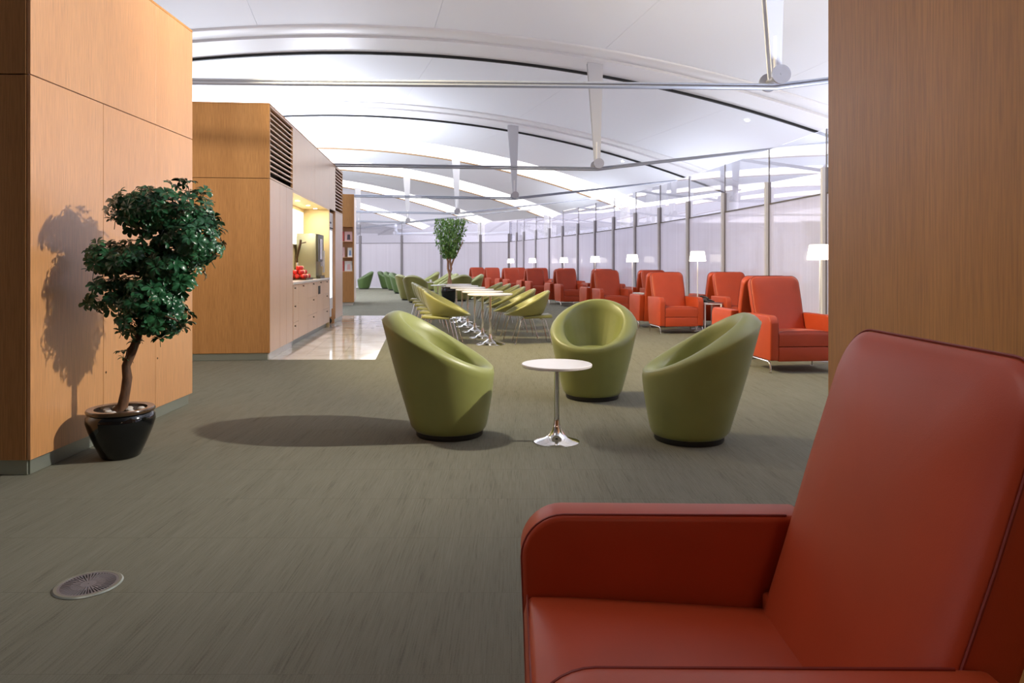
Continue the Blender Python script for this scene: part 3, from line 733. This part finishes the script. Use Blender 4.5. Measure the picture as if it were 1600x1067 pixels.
def armchair_meshes():
    M = {}
    top = arc(AF+ARR, AT-ARR, ARR, 180, 90, 9)
    side = [(AF+.012, .134)]+top+[(.21, AT-.004), (.19, .40), (.145, .134)]
    for s, nm in ((-1, 'arm_l'), (1, 'arm_r')):
        x0, x1 = sorted((s*.287, s*.384))
        M[nm] = prof_extrude(side[::-1], x0, x1, 'leather_red', 'arm', .014, 3)
        xi = s*.290; xo = s*.382
        pth = [(xi, AF+.0125+.004, .14)]+[(xi, AF+ARR+(ARR-.001)*math.cos(R_(a)), AT-ARR+(ARR-.001)*math.sin(R_(a))) for a in range(180, 89, -10)]+[(xi, .16, AT-.003)]
        M[nm+'_pipe'] = MB().tube([(x+s*.006, y+.0, z) for x, y, z in pth], .0026, 6).mesh('piping', 'leather_seam')
    # seat cushion: slightly crowned, sloping back
    nx, ny = 10, 12; v = []; f = []
    for j in range(ny+1):
        for i in range(nx+1):
            u = i/nx*2-1; w = j/ny
            x = u*.283; y = AF+.012+w*.585
            edge = (1-abs(u)**6)
            z = .460-.034*w+.012*(1-u*u)*math.sin(PI*min(1, w+.1)) - .018*(1-edge)
            if j == 0: z -= .016; y += .0
            if j == 1: y = AF+.024; z -= .002
            v.append((x, y, z))
    nt0 = len(v)
    for i in range(nx+1): v.append((-.283+i/nx*.566, AF+.006, .40))
    for i in range(nx+1): v.append((-.283+i/nx*.566, AF+.012, .288))
    for j in range(ny):
        for i in range(nx): a = j*(nx+1)+i; f.append((a, a+1, a+nx+2, a+nx+1))
    for i in range(nx):
        f.append((nt0+i, nt0+i+1, i+1, i)); f.append((nt0+nx+1+i, nt0+nx+2+i, nt0+i+1, nt0+i))
    b0 = len(v); v += [(-.283, .165, .288), (.283, .165, .288)]
    c0, c1 = nt0+nx+1, nt0+2*nx+1
    f.append((b0, b0+1, ny*(nx+1)+nx, ny*(nx+1))[:4]); f.append((c0, b0, b0+1, c1))
    f.append(tuple([c0, nt0]+[j*(nx+1) for j in range(ny+1)]+[b0])); f.append(tuple([c1, nt0+nx]+[j*(nx+1)+nx for j in range(ny+1)]+[b0+1])[::-1])
    me = new_mesh('seat', v, f, 'leather_red', auto=55)
    bm = bmesh.new(); bm.from_mesh(me); bmesh.ops.recalc_face_normals(bm, faces=bm.faces); bm.to_mesh(me); bm.free()
    M['seat'] = me
    M['seat_pipe'] = MB().tube([(-.278, AF+.014, .442), (-.2, AF+.013, .448), (.2, AF+.013, .448), (.278, AF+.014, .442)], .0026, 6).mesh('piping', 'leather_seam')
    M['rail'] = bevel_mesh(MB().box(-.286, .286, AF+.016, .12, .125, .281).mesh('seat_rail', 'leather_red'), .01, 3)
    # back: rounded-corner slab, reclined
    def back_pt(x, z, d):
        k = (z-.43)/.61; y = .10+.19*k
        n_ = Vector((0, math.cos(math.atan(.311)), -math.sin(math.atan(.311))))
        bulge = .018*(1-min(1, abs(x)/.29)**3) if d == 0 else 0
        return Vector((x, y, z))+n_*(d)+Vector((0, -bulge*min(1, max(0, (1.04-z)/.1)), 0))
    out = []
    rc = .085; ztop = 1.037; hw = .295; zb = .30
    out += [(-hw+.010, zb), (-hw+.008, .55), (-hw, .75)]
    out += [(-hw+rc+rc*math.cos(R_(a)), ztop-rc+rc*math.sin(R_(a))) for a in range(180, 89, -10)]
    out += [(hw-rc+rc*math.cos(R_(a)), ztop-rc+rc*math.sin(R_(a))) for a in range(90, -1, -10)]
    out += [(hw, .75), (hw-.008, .55), (hw-.010, zb)]
    def scaled(f_, cz=.72): return [(x*f_, cz+(z-cz)*f_ if z > .5 else z) for x, z in out]
    layers = [(scaled(.0001), 0), (scaled(.45), 0), (scaled(.8), 0), (scaled(.93), .002), (scaled(.985), .012), (scaled(1.0), .03), (scaled(1.0), .085), (scaled(.985), .103), (scaled(.95), .110), (scaled(.0001), .112)]
    v = []; f = []; n = len(out)
    for pl, d in layers:
        for x, z in pl: v.append(back_pt(x, z, d))
    for k in range(len(layers)-1):
        for i in range(n-1): f.append((k*n+i, k*n+i+1, (k+1)*n+i+1, (k+1)*n+i))
        f.append((k*n+n-1, k*n, (k+1)*n, (k+1)*n+n-1))
    me = new_mesh('back', v, f, 'leather_red', auto=60)
    bm = bmesh.new(); bm.from_mesh(me); bmesh.ops.remove_doubles(bm, verts=bm.verts, dist=.0005); bmesh.ops.recalc_face_normals(bm, faces=bm.faces); bm.to_mesh(me); bm.free()
    M['back'] = me
    pipe = [back_pt(x, z, .018) for x, z in scaled(1.0)]
    M['back_pipe'] = MB().tube(pipe, .0028, 6).mesh('piping', 'leather_seam')
    M['rear'] = bevel_mesh(MB().add([(-.284, .10, .125), (.284, .10, .125), (.284, .145, .125), (-.284, .145, .125),
                     (-.284, .10, .45), (.284, .10, .45), (.284, .215, .45), (-.284, .215, .45)], BXF).mesh('rear_panel', 'leather_red'), .008, 2)
    def legp(s):
        x = s*.372
        return MB().tube([(x, AF+.03, .0), (x, AF+.03, .075), (x, AF+.05, .112), (x, AF+.08, .121), (x, .07, .121), (x, .10, .112), (x, .12, .075), (x, .12, 0)], .010, 8)\
            .tube([(x, AF+.03, 0), (x, AF+.03, .006)], .016, 10).tube([(x, .12, 0), (x, .12, .006)], .016, 10).mesh('leg_frame', 'chrome_soft')
    M['leg_l'] = legp(-1); M['leg_r'] = legp(1)
    return M
AM = armchair_meshes()
def armchair(loc, rz, label, group='red leather wing armchairs'):
    t = thing('armchair', label, 'armchair', (loc[0], loc[1], 0), rz, group)
    for s in 'lr':
        a = link('arm', AM['arm_'+s], t); link('piping', AM['arm_%s_pipe' % s], a)
    a = link('seat', AM['seat'], t); link('piping', AM['seat_pipe'], a)
    link('seat_rail', AM['rail'], t)
    a = link('back', AM['back'], t); link('piping', AM['back_pipe'], a)
    link('rear_panel', AM['rear'], t)
    for s in 'lr': link('leg_frame', AM['leg_'+s], t)['label'] = 'chrome leg frame'
    return t
armchair((.45, 1.262), -PI/2, 'large orange-red leather armchair in the foreground, seen over its arm', 'red leather wing armchairs')

# blocks of four back-to-back chairs along the glass
blocks = [7.5, 11.7, 15.75, 19.5, 23.0, 26.0, 28.6, 30.8]
def small_side_table(x, y, rz, label, dark=True):
    t = thing('side_table', label, 'side table', (x, y, 0), rz, 'white framed side tables between armchairs')
    if 'frame_white' not in MATS: mat('frame_white', (.9, .88, .88), .3)
    W_ = .155; D_ = .20; H = .515
    bevel_mesh(MB().box(-W_, W_, -D_, D_, H-.03, H).build('tabletop', 'frame_white', t).data, .004, 1)
    for a in (-1, 1):
        for b in (-1, 1): MB().box(a*W_-.011*(a > 0)*2, a*W_+.011*(a < 0)*2, b*D_-.022*(b > 0), b*D_+.022*(b < 0), 0, H-.03).build('leg', 'frame_white', t, auto=None)
    for b in (-1, 1): MB().box(-W_+.022, W_-.022, b*D_-.022*(b > 0), b*D_+.022*(b < 0), 0, .02).build('foot_rail', 'frame_white', t, auto=None)
    return t
def floor_lamp(x, y, label):
    t = thing('floor_lamp', label, 'floor lamp', (x, y, 0), 0, 'floor lamps between the armchairs')
    MB().lathe([(.11, 0), (.11, .012), (.02, .02), (.012, .03)], 20).build('base', 'steel', t)
    MB().tube([(0, 0, .02), (0, 0, 1.30)], .0085, 8).build('pole', 'cloud_white', t)
    v = MB(); prof = [(.148, 1.225), (.140, 1.30), (.122, 1.40), (.112, 1.408)]
    n = 24; vv = []; ff = []
    for r, z in prof:
        for k in range(n): vv.append((r*math.cos(2*PI*k/n), r*math.sin(2*PI*k/n), z))
    for i in range(3):
        for k in range(n): ff.append((i*n+k, i*n+(k+1) % n, (i+1)*n+(k+1) % n, (i+1)*n+k))
    ff.append(tuple(3*n+k for k in range(n)))
    v.add(vv, ff); v.build('lamp_shade', 'shade', t, auto=50)
    MB().lathe([(.01, 1.25), (.03, 1.28), (.03, 1.33), (.01, 1.36)], 12).build('bulb', 'downlight', t)
bn = ['nearest block, beside the pillar', 'second block from the pillar', 'third block from the pillar', 'fourth block from the pillar', 'fifth block from the pillar',
      'sixth block from the pillar', 'seventh block from the pillar', 'farthest block']
lamp_px = [1281, 1090, 988, 930, 881, 832, 798]
for k, y in enumerate(blocks):
    x = arcx(83.57, y); th = head(y)+R_(2.5); c, s = math.cos(th), math.sin(th)
    def W2(lx, ly): return (x+lx*c-ly*s, y+lx*s+ly*c)
    fp = W2(.365, .43)
    armchair(fp, th, 'red leather armchair facing the camera on the aisle side, %s' % bn[k])
    armchair(W2(.365, .43+.84), th+PI, 'red leather armchair turned away on the aisle side, %s' % bn[k])
    if k > 0 and k < 7:
        armchair(W2(.365+1.17, .43), th, 'red leather armchair facing the camera beside the glass, %s' % bn[k])
        armchair(W2(.365+1.17, .43+.84), th+PI, 'red leather armchair turned away beside the glass, %s' % bn[k])
        st = W2(.95, .28); small_side_table(st[0], st[1], th, 'white framed side table between the two front-facing armchairs, %s' % bn[k])
        if k in (1, 4):
            q = W2(.93, .30)
            t = thing('telephone', 'black telephone on the white side table, %s' % bn[k], 'telephone', (q[0], q[1], .515), th+.3)
            bevel_mesh(MB().add([(-.09, -.1, 0), (.09, -.1, 0), (.09, .1, 0), (-.09, .1, 0), (-.09, -.1, .02), (.09, -.1, .02), (.09, .1, .07), (-.09, .1, .07)], BXF).build('body', 'black', t).data, .008, 2)
            MB().tube([(-.06, -.1, .065), (-.06, -.06, .085), (-.06, .05, .10), (-.06, .09, .09)], [.022, .016, .016, .022], 8).build('handset', 'black', t)
            MB().box(0, .07, -.07, .0, .045, .05).build('keypad', 'steel', t, auto=None)
    if k > 0:
        q = W2(.95, .62)
    if k < 7:
        yy = y+.95; xx = (lamp_px[k]-800)/F*yy
        floor_lamp(xx, yy, 'white shaded floor lamp behind the armchairs of the %s' % bn[k])
q = (3.36, 12.35)
for k, (dx, cv, nm) in enumerate([(0, 'cover_red', 'red'), (.0, 'cover_dark', 'dark')]):
    o = MB().box(-.09, .09, -.11, .11, k*.008, k*.008+.007).build('magazine', cv, loc=(3.40, 11.72, .5175), rz=.1+.15*k)
    tag(o, '%s covered magazine lying on the side table next to the telephone' % nm, 'magazine')

# ------------------------------------------------------------------ green tub chairs
def tub_meshes(m):
    n = 72; nz = 14; v = []; f = []
    def sl(th): # front (th=0) is steeper than back
        w = .5+.5*math.cos(th); w = w**1.6
        return .275*(1-w)+.15*w
    def ro(z, th): return .245+z*sl(th)
    def zr(th): c = math.cos(th); return (.616-.481*.245*c)/(1+.481*sl(th)*c)
    rv = .048
    rt = .066
    for j in range(3): pass
    rows_ = []
    def add_row(fn):
        rows_.append([fn(2*PI*k/n) for k in range(n)])
    def P(r, th, z): return (r*math.cos(th), r*math.sin(th), z)
    add_row(lambda t: P(.20, t, .036)); add_row(lambda t: P(.236, t, .038)); add_row(lambda t: P(.248, t, .052))
    for j in range(nz+1):
        fz = j/nz
        add_row(lambda t: P(ro(.07+(zr(t)-rv-.07)*fz, t)+.006*math.sin(PI*fz), t, .07+(zr(t)-rv-.07)*fz))
    for a in range(1, 8):
        an = PI*a/8
        add_row(lambda t: P(ro(zr(t)-rv, t)-rt+rt*math.cos(an), t, zr(t)-rv+rv*math.sin(an)+.018*math.cos(an)*math.cos(t)))
    def inner(t, fz):
        zt = zr(t)-rv-.018*math.cos(t)*0; zb = .33; z = zt+(zb-zt)*fz
        r = ro(zt, t)-2*rt-(ro(zt, t)-ro(zb, t)+.02)*fz**1.3
        back = max(0, -math.cos(t))**.5
        r += .0035*math.cos(30*t)*back*min(1, fz*2.2)*(1 if fz > .1 else 0)
        return P(r, t, z)
    for j in range(1, 13): add_row(lambda t: inner(t, j/12))
    for row in rows_: v += row
    for i in range(len(rows_)-1):
        for k in range(n): f.append((i*n+k, i*n+(k+1) % n, (i+1)*n+(k+1) % n, (i+1)*n+k))
    f.append(tuple(range(n-1, -1, -1))); last = (len(rows_)-1)*n; f.append(tuple(last+k for k in range(n)))
    shell = new_mesh('shell', v, f, m, auto=70)
    # seat cushion
    mb = MB(); rr = [(.235, .35), (.252, .38), (.248, .41), (.225, .430), (.15, .440), (.05, .443), (.003, .443)]
    seat = mb.lathe(rr, 40).mesh('seat_cushion', m, auto=60)
    base = MB().lathe([(.225, 0), (.23, .01), (.228, .04)], 40).mesh('plinth', 'black')
    return shell, seat, base
TUB = {m: tub_meshes(m) for m in ('leather_green', 'leather_olive', 'leather_shaded')}
def tub(x, y, face, label, m='leather_green', group=None, cat='tub chair'):
    t = thing('tub_chair', label, cat, (x, y, 0), face, group)
    a, b, c = TUB[m]; link('shell', a, t); link('seat_cushion', b, t); link('plinth', c, t)['label'] = 'black plinth'
    return t
tub(-.43, 4.84, R_(-4), 'light green leather tub chair left of the white table, facing right', group='tub chairs round the small table')
tub(.705, 6.17, R_(-106), 'light green leather tub chair behind the white table, facing the camera', group='tub chairs round the small table')
tub(1.185, 4.70, R_(175), 'light green leather tub chair right of the white table, facing left', group='tub chairs round the small table')
def pedestal(x, y, rt, h, br, label, group, name='round_table'):
    t = thing(name, label, 'table', (x, y, 0), 0, group)
    MB().lathe([(rt-.004, h-.020), (rt, h-.016), (rt, h-.004), (rt-.004, h)], 56).build('tabletop', 'table_white', t)
    MB().lathe([(.018, .10), (.018, h-.022)], 20).build('pole', 'chrome', t)
    k = br/.15
    MB().lathe([(.15*k, 0), (.15*k, .005), (.135*k, .012), (.105*k, .020), (.075*k, .032), (.05*k, .052), (.032, .082), (.023, .115), (.0195, .15)], 48).build('foot', 'chrome', t)
    MB().lathe([(.06, h-.030), (.06, h-.021)], 20).build('mounting_plate', 'black', t)
    return t
pedestal(.295, 4.62, .232, .517, .15, 'small round white table on chrome trumpet foot between the green tub chairs', 'round pedestal tables')

# far green tub chairs
far = [(at(570, 0, 33.4).x, 33.2, 200, 'leather_shaded', 'shade-darkened green tub chair against the far glass, beside the magazine tower'),
       (at(607, 0, 34).x, 33.6, -10, 'leather_shaded', 'farthest shade-darkened green tub chair of the left file, facing right'),
       (at(617.5, 0, 32).x, 31.6, -12, 'leather_shaded', 'shade-darkened green tub chair second from the far end of the left file'),
       (at(628, 0, 28.6).x, 28.2, -12, 'leather_shaded', 'shade-darkened green tub chair in the middle of the left file'),
       (at(640, 0, 23.2).x, 23.0, 40, 'leather_olive', 'yellow-green tub chair half hidden behind the nearest one of the left file'),
       (at(650, 0, 21.4).x, 21.5, 75, 'leather_olive', 'nearest yellow-green tub chair of the left file, seen from behind'),
       (at(677, 0, 33).x, 31.5, 195, 'leather_green', 'farthest green tub chair left of the ficus, facing left'),
       (at(689, 0, 28).x, 28.0, 195, 'leather_green', 'green tub chair left of the ficus, second from the far end'),
       (at(698, 0, 25).x, 24.8, 200, 'leather_green', 'green tub chair just behind the ficus trunk'),
       (at(717, 0, 22.4).x, 22.4, 120, 'leather_olive', 'green tub chair right of the ficus pot, its back to the camera'),
       (at(735, 0, 23.5).x, 23.4, 190, 'leather_green', 'green tub chair between the ficus and the red armchairs')]
for x, y, a, m, l in far: tub(x, y, R_(a), l, m, 'tub chairs at the far end')
pedestal(at(684, 0, 22.2).x, 22.2, .232, .517, .15, 'small round white table left of the ficus pot', 'round pedestal tables')
pedestal(at(668, 0, 26).x, 26, .232, .517, .15, 'small round white table among the far tub chairs', 'round pedestal tables')
for k, (px, y, c_) in enumerate([(668, 26, 'cover_dark'), (671, 25.9, 'table_white')]):
    if k == 0: tag(MB().box(-.12, .12, -.1, .1, 0, .012).build('magazine', c_, loc=(at(px, 0, y).x-.05, y, .5175), rz=.4), 'dark magazine on the far round table', 'magazine')
    else: tag(MB().lathe([(.025, 0), (.04, .05), (.042, .09), (.036, .088), (.022, .008)], 16).build('cup', c_, loc=(at(px, 0, y).x+.06, y-.08, .5175)), 'white cup beside the dark magazine on the far round table', 'cup')

# ------------------------------------------------------------------ dining tables and bucket chairs
def bucket_meshes():
    m = 'leather_olive'; n = 48; rows_ = []
    def zr(t): return .615-.17*math.cos(t)
    def P(r, t, z, ox=0): return (r*math.cos(t)*1.03+ox, r*math.sin(t)*.90, z)
    RR = .335; th = .022
    def outer(t, f_):
        r = .135+(RR-.135)*f_**.62; z = .405+(zr(t)-.405-th)*f_**1.25
        return P(r, t, z, -.035*(1-f_))
    rows_.append([P(.01, 2*PI*k/n, .400, -.035) for k in range(n)])
    for j in range(0, 11): rows_.append([outer(2*PI*k/n, j/10) for k in range(n)])
    for a in range(1, 6):
        an = PI*a/6
        rows_.append([P(RR-th+th*math.cos(an), 2*PI*k/n, zr(2*PI*k/n)-th+th*math.sin(an)) for k in range(n)])
    def inner(t, f_):
        x, y, z = outer(t, 1-f_); k_ = 1-(2*th)/max(.1, math.hypot(x, y)); return (x*k_, y*k_, max(z+.012*f_, .44))
    for j in range(0, 10): rows_.append([inner(2*PI*k/n, j/10) for k in range(n)])
    rows_.append([P(.01, 2*PI*k/n, .452, -.035) for k in range(n)])
    v = [p for r in rows_ for p in r]; f = []
    for i in range(len(rows_)-1):
        for k in range(n): f.append((i*n+k, i*n+(k+1) % n, (i+1)*n+(k+1) % n, (i+1)*n+k))
    f.append(tuple(range(n-1, -1, -1))); last = (len(rows_)-1)*n; f.append(tuple(last+k for k in range(n)))
    shell = new_mesh('shell', v, f, m, auto=70)
    pad = bevel_mesh(MB().add([(-.36, -.17, .385), (.06, -.19, .375), (.06, .19, .375), (-.36, .17, .385), (-.35, -.165, .435), (.06, -.185, .405), (.06, .185, .405), (-.35, .165, .435)], BXF).mesh('seat_pad', m), .014, 3)
    legs = []
    for sx, sy in ((-1, -1), (-1, 1), (1, -1), (1, 1)):
        x = -.25 if sx < 0 else .10
        x2 = -.34 if sx < 0 else .20
        legs.append(MB().tube([(x*.7, sy*.12, .372), (x, sy*.165, .36), (x2, sy*.225, 0)], .0085, 7).mesh('leg', 'chrome_soft'))
    return shell, pad, legs
BS, BP, BL = bucket_meshes()
def bucket(x, y, face, label, group):
    t = thing('bucket_chair', label, 'chair', (x, y, 0), face, group)
    link('shell', BS, t); link('seat_pad', BP, t)
    for l in BL: link('leg', l, t)
    return t
ty = [10.25, 11.2, 12.15, 13.15, 14.15, 15.15]
rowy = [10.38, 11.2, 12.15, 13.2, 14.15, 15.1]
bx = [(860, 10.4), (838, 11.2), (822, 12.2), (813, 13.3), (799, 14.2), (786, 15.2)]
for k in range(6):
    y = ty[k]; x = at([766, 754, 742, 731, 722, 713][k], 0, y).x; h = head(y, 80.5)
    if k: pass
    pedestal(x, y, .33, .74, .22, 'round white dining table, %s in the row from the camera' % ORD[k], 'row of round dining tables', 'dining_table')
    xb, yb = at(bx[k][0], 0, bx[k][1]).x, bx[k][1]
    bucket(xb-.35, yb, PI+h+R_(2), 'olive leather bucket chair right of the dining tables, %s from the camera' % ORD[k], 'bucket chairs on the right of the tables')
    xl = x-.60-.03
    bucket(xl, y+.02, h-R_(6), 'olive leather bucket chair left of the dining tables, %s from the camera' % ORD[k], 'bucket chairs on the left of the tables')

# ------------------------------------------------------------------ plants
def pot(t, s, hs):
    prof = [(.100, .0), (.112, .008), (.150, .09), (.182, .17), (.198, .225), (.196, .255), (.180, .275), (.176, .282)]
    MB().lathe([(r*s, z*hs) for r, z in prof]+[(.15*s, .282*hs), (.146*s, .255*hs)], 48).build('pot', 'black_glaze', t, auto=60)
    MB().lathe([(.168*s, .278*hs), (.192*s, .280*hs), (.197*s, .292*hs), (.190*s, .303*hs), (.150*s, .300*hs), (.146*s, .270*hs)], 48, caps=False).build('pot_rim', 'pot_rim', t, auto=60)
    MB().lathe([(.148*s, .262*hs), (.148*s, .2835*hs)], 32).build('soil', 'soil', t)
P0 = Vector((-2.383, 4.27, 0))
t = thing('potted_plant', 'potted schefflera with dark glossy leaves in a black glazed pot by the left wall', 'plant', P0)
pot(t, .965, .985)
def rel(px, py, dy=0): return at(px, py, 4.27+dy)-P0
def branch(pts, rs): return MB().tube(pts, rs, 9).build('branch', 'bark', t, auto=60)
MB().tube([rel(187, 642), rel(192, 632, .0), rel(196, 612), rel(199, 590), rel(197, 572), rel(206, 550), rel(216, 525, .01), rel(222, 495, .02), rel(226, 460, .02), rel(228, 430, .03), rel(238, 405, .03), rel(252, 388, .03), rel(268, 365, .02), rel(280, 340, .02)],
          [.042, .030, .027, .028, .025, .026, .022, .021, .019, .018, .019, .022, .016, .010], 10).build('trunk', 'bark', t, auto=60)
branch([rel(252, 388, .03), rel(285, 375, .0), rel(312, 365, -.03)], [.016, .011, .006])
branch([rel(238, 405, .03), rel(225, 385, -.05), rel(215, 350, -.05), rel(210, 335, -.03)], [.014, .01, .008, .005])
branch([rel(228, 430, .03), rel(200, 425, -.02), rel(170, 410, -.03)], [.014, .010, .005])
branch([rel(222, 495, .02), rel(195, 485, -.03), rel(170, 468, -.04)], [.012, .009, .005])
branch([rel(216, 505, .01), rel(245, 490, -.04), rel(275, 500, -.05), rel(284, 512, -.05)], [.012, .009, .006, .004])
branch([rel(226, 460, .02), rel(255, 440, .05), rel(280, 430, .05)], [.012, .009, .005])
branch([rel(212, 535, .0), rel(200, 545, -.03), rel(196, 560, -.05)], [.008, .006, .003])
def whorl(seed):
    rnd = random.Random(seed); mb = MB(); n = rnd.randint(7, 9)
    for k in range(n):
        a = 2*PI*k/n+rnd.uniform(-.2, .2); L = rnd.uniform(.050, .070); w = L*.23; droop = rnd.uniform(-.1, .55)
        d = Vector((math.cos(a), math.sin(a), 0)); sd = Vector((-d.y, d.x, 0)); pts = []
        for q, ww in ((0.12, .12), (.4, .75), (.72, 1.0), (.93, .6), (1.0, .05)):
            c = d*(L*q)+Vector((0, 0, .018*math.sin(q*2.2)-droop*L*q*q))
            pts.append((c-sd*w*ww+Vector((0, 0, .004*ww)), c-Vector((0, 0, .001)), c+sd*w*ww+Vector((0, 0, .004*ww))))
        vv = [p for r in pts for p in r]; ff = []
        for i in range(4):
            b = 3*i; ff += [(b, b+1, b+4, b+3), (b+1, b+2, b+5, b+4)]
        mb.add(vv, ff)
    mb.tube([(0, 0, -.05), (0, 0, 0)], .0022, 4)
    return mb
WH = [whorl(k).mesh('leaf', 'leaf', auto=60) for k in range(6)]
masses = [
    (262, 328, 66, 34, 0, .20, 52), (304, 372, 34, 40, -.02, .15, 36), (232, 318, 40, 24, -.02, .14, 16), (222, 345, 32, 20, 0, .12, 12), (245, 378, 26, 14, .05, .1, 6), (292, 440, 14, 20, 0, .08, 6), (262, 488, 30, 26, 0, .1, 14),
    (185, 402, 34, 22, 0, .15, 26), (225, 405, 40, 20, 0, .16, 22), (270, 415, 36, 26, 0, .16, 24), (188, 458, 38, 28, 0, .17, 26), (248, 462, 38, 32, 0, .18, 30),
    (232, 500, 34, 20, 0, .14, 18), (255, 510, 24, 12, -.02, .1, 6)]
rnd = random.Random(11); cnt = 0; fill = MB(); WF = [whorl(k+20) for k in range(5)]
for px, py, rx, ry, dy, rd, c in masses:
    for k in range(c):
        while True:
            a, b, d = (rnd.uniform(-1, 1) for _ in range(3))
            if .15 < a*a+b*b+d*d < 1: break
        if rnd.random() < .22: a *= 1.22; b *= 1.30
        p = rel(px+a*rx*1.06, py+b*ry, 0)+Vector((0, d*rd*1.75, 0))
        nrm = Vector((a*.9, d*.9-.35, -b*.9+.55)).normalized()
        o = link('leaf', WH[rnd.randrange(6)], t, p); o.rotation_euler = nrm.to_track_quat('Z', 'X').to_euler()
        s = rnd.uniform(.72, 1.05); o.scale = (s, s, s); cnt += 1
for px, py, rx, ry, dy, rd, c in masses:
    for k in range(int(c*1.5)):
        while True:
            a, b, d = (rnd.uniform(-1, 1) for _ in range(3))
            if a*a+b*b+d*d < .9: break
        if rnd.random() < .2: a *= 1.18; b *= 1.25
        p = rel(px+a*rx*1.06, py+b*ry, 0)+Vector((0, d*rd*1.75, 0))
        nrm = Vector((a*.9+rnd.uniform(-.3, .3), d*.9-.35, -b*.9+.45)).normalized()
        M_ = Matrix.Translation(p) @ nrm.to_track_quat('Z', 'X').to_matrix().to_4x4() @ Matrix.Scale(rnd.uniform(.65, .95), 4)
        w_ = WF[rnd.randrange(5)]; fill.add([M_ @ Vector(q) for q in w_.v], w_.f)
fo = fill.build('inner_foliage', 'leaf', t, auto=60); fo['kind'] = 'stuff'
for px, py in [(284, 513), (290, 506), (278, 508), (192, 550), (196, 562), (190, 520), (336, 386), (330, 408), (338, 352), (334, 340), (180, 346), (192, 322), (148, 478), (320, 300), (312, 306), (293, 285), (282, 287), (270, 292), (205, 500), (240, 312), (150, 400), (146, 425), (212, 536), (250, 530)]:
    o = link('leaf', WH[rnd.randrange(6)], t, rel(px, py, rnd.uniform(-.06, .02))); o.rotation_euler = (rnd.uniform(-.9, .3), rnd.uniform(-.6, .6), rnd.uniform(0, 6))
    if py > 515 and px < 240: o.scale = (.8, .8, .8)
for q in range(9):
    a = q*2.4; r = .05+.06*(q % 3)/2
    o = MB().lathe([(.004, 0), (.018, .004), (.022, .012), (.014, .02), (.003, .022)], 10).build('pebble', 'pebble', t, loc=(r*math.cos(a), r*math.sin(a), .276)); 
# ficus
FP = Vector((at(702, 0, 20.2).x, 20.2, 0))
t = thing('ficus_tree', 'indoor ficus tree with funnel-shaped crown in a black pot behind the dining tables', 'plant', FP)
pot(t, 1.2, 1.75)
def relf(px, py, dy=0): return at(px, py, 20.2+dy)-FP
mb = MB()
mb.tube([relf(702, 449), relf(701, 440, .03), relf(703, 430, -.03), relf(700, 420), relf(700, 408), relf(696, 396), relf(690, 380)], [.05, .04, .035, .035, .03, .025, .012], 8)
mb.tube([relf(703, 449), relf(704, 440, -.03), relf(702, 430, .03), relf(705, 420), relf(703, 408), relf(705, 395), relf(712, 375)], [.05, .04, .035, .035, .03, .025, .012], 8)
mb.tube([relf(704, 418), relf(709, 405), relf(714, 397), relf(724, 375)], [.028, .022, .018, .01], 8)
mb.tube([relf(700, 400), relf(703, 380), relf(702, 355)], [.02, .015, .01], 6)
mb.build('trunk', 'bark_pale', t, auto=60)
rnd = random.Random(4); mb = MB()
for k in range(8000):
    v = rnd.random(); py = 341+60*v
    half = 31*(1-.12*v) if v < .35 else 31*(.958-(v-.35)*.85)
    a = rnd.uniform(-1, 1); dd = rnd.uniform(-1, 1)
    if a*a+dd*dd > 1.05: continue
    if math.sin(9*a+2*v+1)*math.sin(8*dd+13*v)+.35*math.sin(23*a+5)*math.cos(21*v) < -.30: continue
    lump = .80+.20*math.sin(7*a+3*v)*math.cos(5*dd+9*v)
    c = relf(704+a*half*lump-2*(v), py+rnd.uniform(-2, 2), dd*half*lump/F*20.2)
    if v > .8 and abs(a) > .75 and rnd.random() < .5: continue
    L = rnd.uniform(.05, .085); w = L*.22
    d = Vector((rnd.uniform(-.6, .6), rnd.uniform(-.6, .6), -1)).normalized(); sd = d.cross(Vector((rnd.uniform(-1, 1), rnd.uniform(-1, 1), .1))).normalized()
    mb.add([c, c+d*L*.5+sd*w, c+d*L, c+d*L*.5-sd*w], [(0, 1, 2, 3)])
o = mb.build('foliage', 'ficus_leaf', t, auto=None); o['kind'] = 'stuff'

# ------------------------------------------------------------------ floor diffuser
t = thing('floor_diffuser', 'round grey metal air diffuser set in the carpet, lower left', 'vent', (-1.546, 2.557, 0), .1)
MB().lathe([(.1, 0.0), (.1115, .0), (.1135, .002), (.108, .006), (.098, .006), (.098, .001)], 64, caps=False).build('outer_ring', 'kick_metal', t)
MB().lathe([(.099, .0005), (.099, .0012)], 48).build('well', 'black', t)
mb = MB(); NS = 26
def sect(r0, r1, a0, a1):
    v = []
    for z in (.0015, .0052):
        v += [(r0*math.cos(a0), r0*math.sin(a0), z), (r1*math.cos(a0), r1*math.sin(a0), z), (r1*math.cos(a1), r1*math.sin(a1), z), (r0*math.cos(a1), r0*math.sin(a1), z)]
    mb.add(v, BXF)
for k in range(NS):
    a = 2*PI*k/NS; st = 2*PI/NS
    A0, A1, A2, A3, A4 = a, a+st*.26, a+st*.5, a+st*.76, a+st
    sect(.090, .0985, A0, A4); sect(0.002, .026, A0, A4)
    sect(.026, .090, A1, A2); sect(.026, .090, A3, A4); sect(.026, .055, A2, A3)
mb.build('grille', 'vent_metal', t, auto=None)
